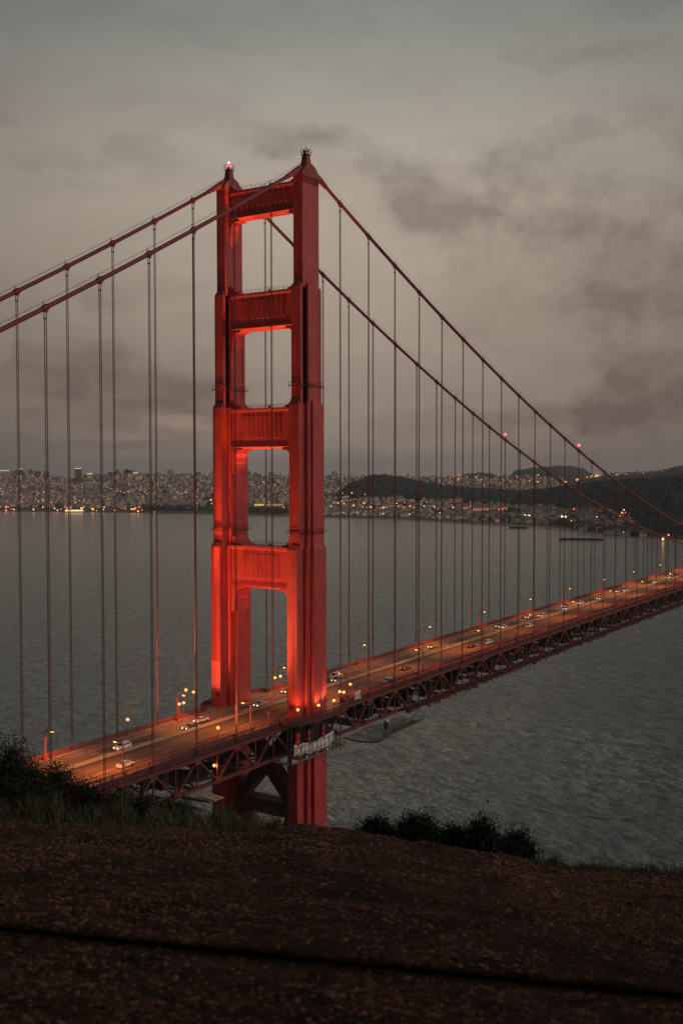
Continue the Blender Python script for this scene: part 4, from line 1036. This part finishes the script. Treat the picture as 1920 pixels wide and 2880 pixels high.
for i, (p, w, d, h, rz, wi, gb, x) in enumerate(rows):
    if i < 260:
        b = MB(); house_mb(b, (0, 0, 0), w, d, h, 0, 0, gb)
        b.m = [0 if k == 0 else k-6 for k in b.m]
        o = b.build('city_house', [HM[wi], HR, HW], loc=p, rz=rz)
        zone = 'left of the tower' if x < 500 else ('around the tower' if x < 760 else 'right of the tower')
        kindl = ('long low shed' if w > 18 else ('tall apartment block' if h > 13 else ('gable-roofed house' if gb else 'flat-roofed house')))
        col = ('cream', 'tan', 'grey', 'white', 'ochre', 'slate', 'pinkish')[wi]
        tag(o, f'small {col} {kindl} in the far city {zone}', 'house', f'{col} {kindl}s of the far city {zone}')
    else: house_mb(m, p, w, d, h, rz, wi, gb, False)
tag(m.build('city_houses', HM+[HR, HW]), 'dense mass of small pale houses covering the far hillside', 'houses', kind='stuff')

# towers that stand out of the skyline
LITW = glow('warm_lit_window', (1.0, .55, .22), 1.3); LITF = glow('lit_cornice', (1.0, .62, .30), 1.1); DIMW = glow('dim_lit_window', (.9, .5, .25), .45)
def high_rise(x, y0, y1, wv, D, col, label, crown=None, lit=.12, seed=0):
    a = at(x, y0, D); b = at(x, y1, D); h = b[2]-a[2]; w = wv*PX/FPX*D; r = random.Random(seed)
    t = thing('high_rise', label, 'building', (a[0], a[1], a[2]-8), YAWC-math.pi/2+R(12))
    m = MB(); m.box((0, 0, (h+8)/2), (w, w*.8, h+8)); m.box((0, 0, h+8+.6), (w*.8, w*.6, 1.2)); m.box((w*.1, 0, h+9.8), (w*.3, w*.3, 2.4)); m.build('tower_wall', col, t)
    g = MB(); l = MB(); n = max(2, int(w/4.2)); k = max(2, int((h+2)/4.0))
    for i in range(n):
        for j in range(k):
            q = l if r.random() < lit else g
            xx = -w/2+(i+.5)*w/n; z = 8+2.2+j*(h-3)/k; e = w/n*.33
            q.add([(xx-e, -w*.4-.06, z-.9), (xx+e, -w*.4-.06, z-.9), (xx+e, -w*.4-.06, z+.9), (xx-e, -w*.4-.06, z+.9)], [(0, 1, 2, 3)])
    g.build('window', HW, t)
    if l.v: l.build('lit_window', DIMW, t)
    if crown:
        c = MB(); c.box((0, -w*.4-.25, h+8-1.8), (w*.98, .4, 3.4 if crown == 1 else h*.75) if crown == 1 else (w*.92, .4, 3.0)); c.build('lit_crown', LITF, t)
BR = mat('brown_tower_wall', (.17, .14, .125), .85, .15, .1); PALE = HM[0]; GR = HM[2]
high_rise(179.5, 1098, 1075, 16, 5350, BR, 'tall brown skyline tower with a lit rooftop band', 1, .08, 1)
high_rise(206.5, 1098, 1087, 14, 5300, PALE, 'short skyline tower with glowing upper floors', 1, .5, 2)
high_rise(196, 1100, 1091, 9, 5320, HM[5], 'dark block huddled left of the glowing skyline tower', None, .1, 3)
high_rise(391.5, 1097, 1079, 13.5, 5350, GR, 'grey flat-topped tower on the ridge right of the tree clump', None, .15, 4)
high_rise(455, 1098, 1085, 11, 5350, BR, 'brown block on the ridge left of the bridge tower', None, .15, 5)
high_rise(487, 1098, 1083, 6, 5350, GR, 'slim tower half hidden at the edge of the bridge tower', None, .2, 6)
high_rise(48, 1097, 1076, 9, 5400, BR, 'brown tower with a tiny roof light behind the suspender at the far left', 1, .1, 7)
high_rise(10, 1096, 1080, 22, 5400, PALE, 'wide pale block at the left picture edge of the skyline', 1, .12, 8)
high_rise(70, 1096, 1079, 10, 5400, BR, 'brown tower right of the pair at the left end of the skyline', None, .12, 9)
high_rise(86, 1097, 1083, 15, 5380, BR, 'broad brown block on the left skyline', None, .1, 10)
high_rise(107, 1097, 1083, 12, 5370, BR, 'square brown block beside the broad one on the left skyline', None, .1, 11)
high_rise(30, 1096, 1081, 9, 5400, GR, 'small grey tower between the wide block and the brown tower', None, .1, 12)
high_rise(252, 1098, 1085, 12, 5350, BR, 'brown brick block left of the skyline tree clump', None, .2, 13)
high_rise(240, 1100, 1089, 10, 5350, PALE, 'pale block in front of the brown brick one on the skyline', None, .2, 14)
high_rise(311, 1098, 1085.5, 12, 5350, PALE, 'pale block with lit windows just right of the skyline trees', 1, .25, 15)
high_rise(345, 1115, 1097, 20, 5000, HM[6], 'pinkish apartment block on the upper slope below the skyline', None, .1, 16)
high_rise(428, 1096, 1088, 26, 5350, GR, 'long grey slab on the ridge between two towers', None, .15, 17)
high_rise(571.5, 1098, 1082, 7, 5350, HM[5], 'slate tower seen through the lower portal beside the leg', None, .1, 18)
high_rise(622.5, 1099, 1085, 9, 5350, BR, 'brown tower seen through the middle of the portal', None, .25, 19)
high_rise(590, 1099, 1091, 9, 5350, PALE, 'low pale block seen through the portal', None, .2, 20)
high_rise(245, 1122, 1108, 17, 4950, PALE, 'cream apartment block in the middle of the left slope', None, .1, 21)
high_rise(150, 1128, 1113, 14, 4850, HM[6], 'pink apartment block low on the left slope', None, .1, 22)
high_rise(205, 1120, 1108, 13, 4900, HM[3], 'white apartment block on the left slope', None, .1, 23)
high_rise(470, 1118, 1105, 16, 5000, PALE, 'cream block on the slope near the bridge tower', None, .1, 24)
high_rise(800, 1112, 1098, 8, 5250, GR, 'grey block right of the bridge tower above the wood', None, .2, 25)
# domed palace, lit pier shed, roadside halls
def dome(x, y, D):
    p = at(x, y, D); t = thing('domed_palace', 'orange lit domed rotunda among trees left of the bridge tower', 'building', tuple(p)); b = MB()
    b.tube([(0, 0, -4), (0, 0, 16)], 24, 20); b.build('rotunda_base', mat('rotunda_stone', (.42, .30, .2), .8), t)
    b = MB()
    for i in range(16):
        a = 6.283*i/16; b.bar((25*math.cos(a), 25*math.sin(a), 1), (25*math.cos(a), 25*math.sin(a), 12), 4.2)
    b.build('lit_colonnade', glow('glowing_rotunda_columns', (1.0, .36, .08), .75), t)  # columns made to glow in place of floodlighting on them
    b = MB(); b.tube([(0, 0, 16)]+[(0, 0, 17+14*math.sin(a*math.pi/16)) for a in range(9)], [26]+[22*math.cos(a*math.pi/16)+.1 for a in range(9)], 20); b.build('rotunda_dome', mat('dome_stone', (.38, .29, .24), .8), t, smooth=True)
dome(452, 1157, 4420)
p = gxy(170, dshore(170)+2, 1.0)
t = thing('pier_shed', 'long low pier shed with a row of yellow lit openings at the left waterline', 'building', p, YAWC-math.pi/2)
b = MB(); b.box((0, 0, 3.5), (62, 12, 7)); b.box((0, 0, 7.6), (64, 14, 1.2)); b.build('shed_wall', PALE, t)
b = MB(); [b.box((-27+i*4.5, -6.1, 4.2), (3.2, .3, 4.2)) for i in range(13)]; b.build('lit_opening', glow('shed_light', (1.0, .72, .3), 2.2, True), t)
b = MB(); b.box((0, 0, 0), (70, 18, 1.4)); [b.box((-32+i*8, -7, -1), (1, 1, 3)) for i in range(9)]; b.build('pier_deck', HR, t)
def hall(x, y, D, w, label, col, st):
    p = ground_at(x, y+2); t = thing('lit_hall', label, 'building', (p[0], p[1], p[2]-2), YAWC-math.pi/2+.1); b = MB(); b.box((0, 0, 5), (w, 14, 12)); b.box((0, 0, 11.5), (w+2, 16, 1)); b.build('hall_wall', HM[1], t)
    b = MB(); n = max(2, int(w/8)); [b.box((-w/2+(i+.5)*w/n, -7.1, 6), (w/n*.7, .3, 6)) for i in range(n)]; b.build('lit_window', glow('hall_light', col, st), t)
hall(595, 1160, 3880, 34, 'yellow lit hall seen through the portal near the shore', (1.0, .62, .16), 1.1)
hall(630, 1160, 3860, 62, 'dimly lit long hall right of the yellow hall through the portal', (1.0, .6, .35), .4)
hall(1118, 1171, 3250, 92, 'long red-orange lit store hall near the shore right of the tower', (1.0, .30, .18), .55)
hall(1150, 1169, 3260, 34, 'small red lit hall beside the long store hall', (1.0, .22, .16), .7)
hall(1076, 1168, 3300, 40, 'short orange lit hall left of the long store hall', (1.0, .42, .25), .4)
for x0_, x1_, y_, lab in ((1285, 1386, 1240, 'dark fishing pier reaching left from the sandy point'), (1170, 1210, 1213.5, 'small dark jetty low in the water off the beach')):
    a = gxy(x0_, depth0(x0_, y_), 2.2); b_ = gxy(x1_, depth0(x1_, y_+ (1 if x0_ > 1200 else 0)), 2.2); t = thing('pier', lab, 'pier', a); m = MB(); d = Vector(b_)-Vector(a)
    m.bar((0, 0, 0), d, 9, 3.2); m.build('pier_deck', DARK, t); m = MB(); [m.bar(d*i/14+Vector((0, 0, -.5)), d*i/14+Vector((0, 0, -4)), 1.2) for i in range(15)]; m.build('pier_pile', DARK, t)

# lights of the city: street lamps and lit windows too far to show more than a glow
LC = dict(orange=glow('far_orange_light', (1.0, .30, .08), 2.2), amber=glow('far_amber_light', (1.0, .44, .16), 2.2), white=glow('far_white_light', (1.0, .74, .46), 2.4), red=glow('far_red_light', (1.0, .10, .06), 2.2), pink=glow('far_pink_light', (1.0, .22, .28), 1.6))
LM = {}
for c in LC:
    for q, rad in (('small', 1.6), ('large', 2.6)):
        b = MB(); b.ball((0, 0, 0), rad, 8, 5); b.add([(-.12, -.12, -9), (.12, -.12, -9), (.12, .12, -9), (-.12, .12, -9), (-.12, -.12, -rad), (.12, -.12, -rad), (.12, .12, -rad), (-.12, .12, -rad)], [(0, 1, 5, 4), (1, 2, 6, 5), (2, 3, 7, 6), (3, 0, 4, 7)], 1)
        LM[c, q] = b.mesh('city_light', [LC[c], DARK])
def light(p, c, q, where):
    o = put('city_light', LM[c, q], None, p)
    tag(o, f'{q} {c} lamp glowing {where}', 'street lamp', f'{q} {c} lamps {where}')
r = random.Random(33)
for i in range(34):
    x = r.uniform(-5, 330); light(ground_at(x, r.uniform(1158, 1172)), r.choice(('orange', 'amber', 'orange', 'red')), r.choice(('small', 'large')), 'in the rows along the left waterfront')
for i in range(34):
    x = r.uniform(748, 1110); light(ground_at(x, r.uniform(1147, 1172)), r.choice(('orange', 'amber', 'orange', 'red')), r.choice(('small', 'small', 'large')), 'among the sheds right of the tower')
for i in range(70):
    x = r.uniform(-5, 500); t = r.random()**1.6; p = hp(x, t)
    light((p[0], p[1], p[2]+12), r.choice(('amber', 'amber', 'orange', 'white', 'amber')), 'small', 'on the city slope left of the tower')
for x, y, c, q in ((7, 1143, 'white', 'large'), (16, 1143, 'white', 'large'), (45, 1131, 'amber', 'large'), (50, 1148, 'orange', 'large'), (60, 1148, 'orange', 'small'), (98, 1148, 'white', 'large'), (112, 1150, 'amber', 'large'), (103, 1158, 'pink', 'large'), (100, 1160, 'pink', 'small'), (162, 1166, 'white', 'large'), (150, 1149, 'amber', 'large'), (172, 1148, 'amber', 'small'), (132, 1172, 'orange', 'large'), (77, 1170, 'amber', 'large'), (13, 1165, 'orange', 'large'), (14, 1172, 'orange', 'large'), (27, 1169, 'orange', 'small'), (188, 1168, 'white', 'large'), (211, 1168, 'orange', 'large'), (222, 1173, 'orange', 'small'), (237, 1171, 'amber', 'small'), (263, 1172, 'orange', 'large'), (286, 1131, 'pink', 'large'), (262, 1129, 'amber', 'large'), (276, 1129, 'amber', 'large'), (324, 1137, 'orange', 'large'), (336, 1144, 'amber', 'small'), (347, 1146, 'orange', 'small'), (378, 1148, 'amber', 'large'), (394, 1126, 'orange', 'large'), (417, 1111, 'white', 'large'), (434, 1124, 'white', 'large'), (425, 1126, 'amber', 'small'), (485, 1148, 'amber', 'large'), (308, 1170, 'orange', 'large'), (326, 1171, 'orange', 'small'), (317, 1174, 'amber', 'large'), (355, 1176, 'orange', 'small')):
    p = ground_at(x, y); light(p, c, q, 'by the left waterfront streets')
for x, y, c, q in ((577, 1163, 'amber', 'small'), (583, 1168, 'red', 'large'), (590, 1171, 'orange', 'small'), (607, 1171, 'red', 'small'), (618, 1172, 'red', 'large'), (626, 1173, 'pink', 'large'), (634, 1175, 'orange', 'large'), (645, 1171, 'orange', 'large'), (652, 1166, 'amber', 'large'), (617, 1153, 'amber', 'large'), (605, 1107, 'white', 'large'), (632, 1113, 'orange', 'large'), (627, 1119, 'orange', 'large'), (637, 1125, 'amber', 'large'), (655, 1131, 'amber', 'large'), (612, 1140, 'amber', 'small'), (640, 1140, 'amber', 'small'), (650, 1150, 'orange', 'small')):
    light(ground_at(x, y), c, q, 'seen through the tower portal')
for x, y, c, q in ((754, 1120, 'amber', 'small'), (757, 1129, 'orange', 'large'), (771, 1133, 'amber', 'large'), (779, 1108, 'orange', 'large'), (787, 1133, 'orange', 'large'), (783, 1121, 'white', 'large'), (797, 1133, 'amber', 'large'), (800, 1142, 'orange', 'small'), (808, 1132, 'amber', 'large'), (838, 1135, 'orange', 'large'), (885, 1104, 'red', 'small'), (765, 1156, 'amber', 'large'), (780, 1153, 'amber', 'small'), (790, 1157, 'amber', 'large'), (800, 1160, 'white', 'small'), (760, 1163, 'white', 'small'), (812, 1161, 'amber', 'large'), (820, 1163, 'white', 'small'), (832, 1164, 'amber', 'large'), (845, 1160, 'orange', 'large'), (852, 1164, 'amber', 'large'), (865, 1166, 'orange', 'small'), (880, 1166, 'amber', 'large'), (893, 1163, 'orange', 'large'), (905, 1168, 'red', 'large'), (915, 1163, 'amber', 'large'), (928, 1166, 'red', 'large'), (941, 1163, 'orange', 'large'), (950, 1166, 'amber', 'large'), (962, 1167, 'red', 'large'), (974, 1163, 'white', 'large'), (985, 1168, 'red', 'large'), (998, 1164, 'amber', 'large'), (1012, 1168, 'orange', 'large'), (1027, 1170, 'red', 'large'), (1040, 1166, 'amber', 'large'), (1050, 1171, 'orange', 'small'), (1042, 1148, 'orange', 'large'), (1049, 1149, 'orange', 'small'), (1080, 1154, 'red', 'small'), (1062, 1161, 'red', 'small'), (760, 1176, 'white', 'small'), (776, 1177, 'white', 'small'), (790, 1178, 'white', 'small'), (806, 1179, 'amber', 'small'), (820, 1178, 'white', 'small'), (836, 1179, 'white', 'small'), (850, 1177, 'amber', 'small'), (880, 1180, 'white', 'small'), (910, 1178, 'amber', 'small'), (940, 1181, 'white', 'small'), (965, 1178, 'white', 'small'), (990, 1180, 'amber', 'small'), (1010, 1178, 'white', 'small'), (1035, 1182, 'white', 'small')):
    light(ground_at(x, y), c, q, 'along the shore road right of the tower')
for i, (x, y, c, q) in enumerate([(1015+r.uniform(0, 230), 1084+r.uniform(6, 26), r.choice(('orange', 'amber', 'orange')), r.choice(('small', 'large', 'small'))) for k in range(34)]+[(1090, 1085, 'orange', 'small')]):
    light(at(x, y, 5150), c, q, 'on the distant housing ridge right of the tower')
for x, y, c, q in ((1198, 1185, 'orange', 'large'), (1205, 1184, 'white', 'large'), (1212, 1184.5, 'white', 'large'), (1216, 1184, 'white', 'small'), (1228, 1185, 'white', 'large'), (1250, 1186, 'white', 'large'), (1254, 1190, 'orange', 'small'), (1290, 1186.5, 'white', 'large'), (1298, 1187, 'white', 'large'), (1313, 1197, 'amber', 'large'), (1345, 1187, 'amber', 'large'), (1352, 1187, 'amber', 'large'), (1362, 1188, 'amber', 'large'), (1370, 1187, 'amber', 'small'), (1285, 1170, 'red', 'large'), (1317, 1169, 'red', 'large'), (1365, 1171, 'red', 'large'), (1378, 1171, 'amber', 'small'), (1400, 1171, 'amber', 'small'), (1432, 1171, 'white', 'small'), (1450, 1170, 'amber', 'small'), (1415, 1177, 'amber', 'small'), (1428, 1178, 'orange', 'large'), (1436, 1177, 'red', 'small'), (1422, 1187, 'white', 'large'), (1421, 1193, 'amber', 'large'), (1425, 1193, 'amber', 'large'), (1430, 1194, 'amber', 'large'), (1432, 1224, 'white', 'large'), (1522, 1238, 'amber', 'large')):
    light(ground_at(x, y), c, q, 'by the cove and road under the wooded hill')
for x, y, c, q in [(r.uniform(1290, 1400), 0, r.choice(('orange', 'amber', 'orange')), r.choice(('small', 'large'))) for k in range(16)]+[(r.uniform(1355, 1375), 0, 'amber', 'small') for k in range(10)]+[(r.uniform(1400, 1560), 0, 'orange', 'small') for k in range(9)]:
    y = lerp_tab([(1290, 1106), (1340, 1098), (1365, 1092), (1400, 1090), (1480, 1086), (1560, 1082)], x)+r.uniform(-1.5, 2.5)
    light(at(x, y, 4720 if x > 1345 else 3450), c, q, 'along the ridge road above the wood')

# ------------------------------------------------------------------ foreground hill, grass, shrubs, fence cable
CREST = [(-600, 1860), (-200, 1862), (0, 1872), (150, 1878), (300, 1884), (450, 1892), (560, 1908), (610, 1905), (650, 1896), (700, 1892), (750, 1901), (820, 1909), (900, 1922), (950, 1936), (1050, 1951), (1150, 1964), (1250, 1986), (1400, 1998), (1568, 2010), (1800, 2030), (2200, 2070)]
DC = 16.0
def crest_drop(u):
    x = (960+FPX*u/DC)/PX; return (lerp_tab(CREST, x)*PX-1319.0)/FPX*DC+.075
def gdrop(u, d):
    """fall of the ground below the camera, u to the side and d ahead"""
    c = crest_drop(max(-11, min(11, u*DC/max(d, 6.0)))) if d > 6 else crest_drop(max(-11, min(11, u*DC/6.0)))
    if d <= DC: z = 1.58+(c-1.58)*(d/DC)**1.03
    else: z = c+(d-DC)*lerp_tab([(-8, .34), (-3, .40), (0, .55), (4, .5), (8, .5)], u)+max(0, d-22)**1.25*.25
    return z
def shading_bank(u, d):
    '''unseen slope behind and to the right of the viewpoint, shaped to shade the near soil'''
    s1 = u-(2.3+.44*d); k = max(0.0, min(1.0, (10-d)/4.0)); a = min(5.5, 1.25*s1)*k if s1 > 0 else 0.0
    b = min(9.0, (-2.0-d)*1.1) if d < -2.0 else 0.0
    return max(a, b)
def gpoint(u, d, bump=True):
    z = CAM[2]-gdrop(u, d)
    if bump:
        q = Vector((u, d, 0)); k = min(1, d/5)
        z += shading_bank(u, d)  # unseen bank added to shade the soil near the camera
        z += (.085*noise.noise(q*.45)+.05*noise.noise(q*1.3+Vector((3, 0, 0)))+.028*noise.noise(q*3.6)+.016*noise.noise(q*9.0))*k
    p = CAM+FH*d+RH*u
    return (float(p[0]), float(p[1]), float(z))
def soil_material():
    m = bpy.data.materials.new('crumbly_soil'); m.use_nodes = True; t = NT(m.node_tree); b = t.n['Principled BSDF']; b.inputs['Roughness'].default_value = .95; b.inputs['Specular IOR Level'].default_value = .1
    p = t.new('ShaderNodeNewGeometry').outputs['Position']
    n1 = t.noise(p, 19.0, 6, .68, .3); n2 = t.noise(p, 2.2, 4, .6); n3 = t.noise(p, 38.0, 3, .6)
    c = t.ramp(n1, [(.40, (.018, .0115, .010)), (.51, (.105, .049, .031)), (.62, (.21, .095, .058)), (.78, (.28, .138, .088))])
    n4 = t.noise(p, .55, 4, .6, .5)
    c = t.mix(t.math('MULTIPLY', t.smooth(n4, .46, .62), .55), c, (.026, .017, .014), 'MIX')
    c = t.mix(t.math('MULTIPLY', t.smooth(n2, .40, .64), .75), c, (.022, .0155, .0135), 'MIX')
    c = t.mix(t.smooth(n3, .62, .72), c, (.18, .105, .07))
    t.put(b.inputs['Base Color'], c)
    bp = t.new('ShaderNodeBump'); bp.inputs['Strength'].default_value = 1.0; bp.inputs['Distance'].default_value = .12
    t.put(bp.inputs['Height'], t.math('ADD', n1, t.math('MULTIPLY', n3, .4))); t.l.new(bp.outputs[0], b.inputs['Normal'])
    return m
SOIL = soil_material()
m = MB(); ds = list(np.concatenate([np.linspace(-16, 2.4, 26), np.linspace(2.6, 17.5, 190), np.linspace(18, 60, 40), np.linspace(66, 190, 12)]))
us = np.linspace(-1, 1, 181)
for d in ds:
    hw = 9.0+max(d, 0)*.34+max(0, d-17)*1.2
    for s in us: m.v.append(gpoint(float(np.sign(s)*abs(s)**1.15*hw), float(d)))
nu = len(us)
for i in range(len(ds)-1):
    for j in range(nu-1): m.f.append((i*nu+j, i*nu+j+1, (i+1)*nu+j+1, (i+1)*nu+j)); m.m.append(0)
tag(m.build('hillside_ground', SOIL, smooth=True), kind='structure')
# crumbs of bark and stone lying on the soil
r = random.Random(41); m = MB(); CR = [mat('soil_crumb_dark', (.04, .025, .019), .95, .3, 8), mat('soil_crumb_brown', (.17, .078, .048), .95, .3, 8), mat('pale_wood_chip', (.20, .108, .07), .95, .3, 8)]
for i in range(30000):
    d = 3.0+(r.random()**.75)*13.4; u = r.uniform(-1, 1)*(d*.34+.6)
    if noise.noise(Vector((u*.5, d*.32, 4))) > .06 and r.random() < .72: continue
    p = Vector(gpoint(u, d)); s = r.uniform(.006, .018)*(1.0+d*.035)*(1.6 if r.random() < .05 else 1); a = r.random()*6.28
    ax = Vector((math.cos(a), math.sin(a), r.uniform(-.2, .3)))*s*r.uniform(.9, 2.0); bx = Vector((-math.sin(a), math.cos(a), r.uniform(-.2, .2)))*s; cx_ = Vector((0, 0, 1))*s*r.uniform(.4, .9)
    m.add([p-ax, p+ax*.8, p-bx, p+bx*1.1, p+cx_, p-cx_], [(0, 2, 4), (2, 1, 4), (1, 3, 4), (3, 0, 4), (2, 0, 5), (1, 2, 5), (3, 1, 5), (0, 3, 5)], 0 if r.random() < .40 else (1 if r.random() < .975 else 2))
tag(m.build('gravel', CR), 'loose crumbs of bark and stone strewn over the brown hilltop soil', 'gravel', kind='stuff')
# grass along the brow
GRM = [mat('dry_grass', (.17, .15, .085), .9, .25, 3), mat('green_grass', (.085, .105, .052), .9, .25, 3), mat('dark_grass', (.035, .046, .028), .9, .25, 3)]
def blades(m, p, h, r, mi, lean=.6):
    a = r.random()*6.28; w = r.uniform(.0025, .006)*(1+h); dx = Vector((math.cos(a), math.sin(a), 0)); b = r.random()*6.28; ln = Vector((math.cos(b), math.sin(b), 0))*h*r.uniform(.05, lean)
    p = Vector(p); q = p+ln*.35+Vector((0, 0, h*.6)); t = p+ln+Vector((0, 0, h))
    m.add([p-dx*w, p+dx*w, q+dx*w*.7, q-dx*w*.7, t], [(0, 1, 2, 3), (3, 2, 4)], mi)
m = MB(); r = random.Random(52)
GT = [(-200, 1836), (0, 1842), (180, 1843), (300, 1838), (380, 1849), (450, 1864), (520, 1874), (590, 1890), (625, 1893), (660, 1893), (1150, 1958), (1240, 1972), (1400, 1988), (1568, 1998), (1800, 2010)]
for i in range(42000):
    x = r.uniform(-60, 640) if r.random() < .86 else r.uniform(1150, 1640)
    u0 = (x*PX-960)/FPX; d = DC+(r.uniform(-.4, 4.2) if r.random() < .8 else -r.random()**2*2.6) if x < 640 else DC+r.uniform(-.6, 2.5); 
    if x < 420: d += r.uniform(-.3, .6)
    h = max(.04, gdrop(u0*d, d)-(lerp_tab(GT, x)*PX-1319)/FPX*d)*r.uniform(.3, 1.05)*max(.22, .82+1.25*noise.noise(Vector((x*.03, d*1.1, 1))))
    if d < DC-.2: h *= max(.12, 1+(d-DC+.2)/1.6)
    if noise.noise(Vector((x*.035, d*1.3, 5))) < -.15 and r.random() < .7: continue
    q = r.random(); mi = (0 if q < .22 else (1 if q < .66 else 2)) if x < 640 else (2 if q < .8 else 1)
    p = gpoint(u0*d, d); blades(m, (p[0], p[1], p[2]-.02), max(.05, h), r, mi)
tag(m.build('grass', GRM), 'tall dry and green grass growing along the brow of the hill', 'grass', kind='stuff')

SHL = [mat('shrub_leaf_dark', (.007, .010, .0085), .9, .3, 4), mat('shrub_leaf_olive', (.034, .042, .024), .9, .3, 4)]
STEM = mat('shrub_stem', (.035, .026, .02), .9)
def shrub(label, x, d, ytop, wid, leaves, seed, spiky=False, tips=.25):
    h = gdrop((x*PX-960)/FPX*d, d)-(ytop*PX-1319)/FPX*d
    u0 = (x*PX-960)/FPX*d; g = Vector(gpoint(u0, d)); r = random.Random(seed)
    t = thing('coyote_shrub', label, 'shrub', tuple(g-Vector((0, 0, .08)))); m = MB(); st = MB(); rh = Vector(tuple(RH)); fh = Vector(tuple(FH))
    nb = 60; ends = []
    for i in range(nb):
        a = r.random()*6.28; e = r.random()**.6; lat = Vector((math.cos(a), math.sin(a), 0))
        p1 = rh*(lat.x*wid/2*e)+fh*(lat.y*wid/2.6*e)+Vector((0, 0, h*(1-.62*e*e)*r.uniform(.5, 1.08)))
        mid = p1*.5+Vector((0, 0, h*.12)); st.tube([(0, 0, 0), tuple(mid), tuple(p1)], [.022, .013, .004], 4, cap=False); ends.append((mid, p1))
        if r.random() < tips: st.tube([tuple(p1), tuple(p1+Vector((r.uniform(-.05, .05), r.uniform(-.05, .05), r.uniform(.1, .32))))], [.005, .002], 3, cap=False)
    for i in range(int(leaves*1.9)):
        mid, p1 = r.choice(ends); f = r.uniform(-.35, 1.04); c = mid.lerp(p1, f)+Vector((r.gauss(0, .075), r.gauss(0, .075), r.gauss(0, .07)))*(1+wid*.25)
        if c.z < 0: c.z = abs(c.z)*.5
        s = r.uniform(.016, .034)*(1.0 if not spiky else .8); L = s*(1.6 if not spiky else 4.0)
        a = Vector((r.gauss(0, 1), r.gauss(0, 1), r.gauss(.4 if not spiky else 1.6, .8))).normalized(); b = a.cross(Vector((r.gauss(0, 1), r.gauss(0, 1), r.gauss(0, 1)))).normalized()
        m.add([c, c+a*L*.5+b*s*.5, c+a*L, c+a*L*.5-b*s*.5], [(0, 1, 2, 3)], 1 if r.random() < (.40 if not spiky else .55) else 0)
    m.build('foliage', SHL, t); st.build('stem', STEM, t)
shrub('tallest dark shrub at the left picture edge', -4, 18.5, 1690, 1.3, 14000, 1, tips=.5)
shrub('big rounded dark shrub standing right of the tallest one on the left', 50, 18.0, 1738, 1.25, 14000, 2, tips=.45)
shrub('broad dark shrub in front of the near end of the bridge road', 118, 17.6, 1764, 1.2, 13000, 3, tips=.45)
shrub('low spreading shrub below the near truss on the left', 190, 17.4, 1796, .8, 6000, 4, tips=.5)
shrub('thin grassy shrub between the left shrubs and the tower', 285, 17.2, 1818, .9, 3400, 5, True)
shrub('short tufted shrub right of the thin grassy one', 385, 17.0, 1838, .8, 3000, 11, True)
shrub('low dark shrub filling the dip under the left thicket', 50, 17.0, 1775, 1.7, 10000, 6)
shrub('small leftmost shrub of the row on the right brow', 868, 16.6, 1889, .58, 5000, 7)
shrub('tallest bushy shrub of the row on the right brow', 963, 16.6, 1884, .66, 9000, 8)
shrub('low dark shrub in the middle of the right row', 1045, 16.7, 1914, .62, 5000, 9, tips=.6)
shrub('spiky light shrub sticking out of the right row', 1107, 16.4, 1893, .42, 2600, 10, True, .6)
shrub('rightmost rounded shrub of the row on the right brow', 1185, 16.6, 1924, .62, 6000, 12, tips=.6)
ct = thing('cable_fence', 'dark blurred fence cable crossing the bottom of the view close to the camera', 'fence', tuple(CAM+FH*1.7+RH*-2.2-np.array([0, 0, 1.6])))
o = Vector(ct.location); pts = []
for i in range(25):
    u = -2.2+4.4*i/24; yv = 2142+(2302-2142)*((u/1.7*FPX+960)/PX)/1568+10*(1-(u/2.2)**2); p = CAM+FH*1.7+RH*u; pts.append((p[0]-o.x, p[1]-o.y, CAM[2]-(yv*PX-1319)/FPX*1.7-o.z))
b = MB(); b.tube(pts, .0078, 10); b.build('fence_cable', mat('black_wire_rope', (.0025, .003, .0035), 1.0, spec=0.0), ct)
for e in (0, -1):
    b = MB(); q = Vector(pts[e]); b.tube([(q.x, q.y, -.3), (q.x, q.y, q.z+.12)], .045, 10); b.build('fence_post', mat('dark_wood_post', (.03, .022, .017), .9, .3, 6), ct)

# ------------------------------------------------------------------ evening haze
hz_m = bpy.data.materials.new('evening_haze'); hz_m.use_nodes = True; t = NT(hz_m.node_tree); t.n.clear()
v = t.new('ShaderNodeVolumePrincipled'); v.inputs['Color'].default_value = (.76, .88, 1.0, 1); v.inputs['Density'].default_value = 4.6e-5; v.inputs['Anisotropy'].default_value = 0.0
o = t.new('ShaderNodeOutputMaterial'); t.l.new(v.outputs[0], o.inputs['Volume'])
b = MB(); b.box((0, 0, 40), (28200, 28200, 480)); tag(b.build('haze', hz_m), kind='stuff')
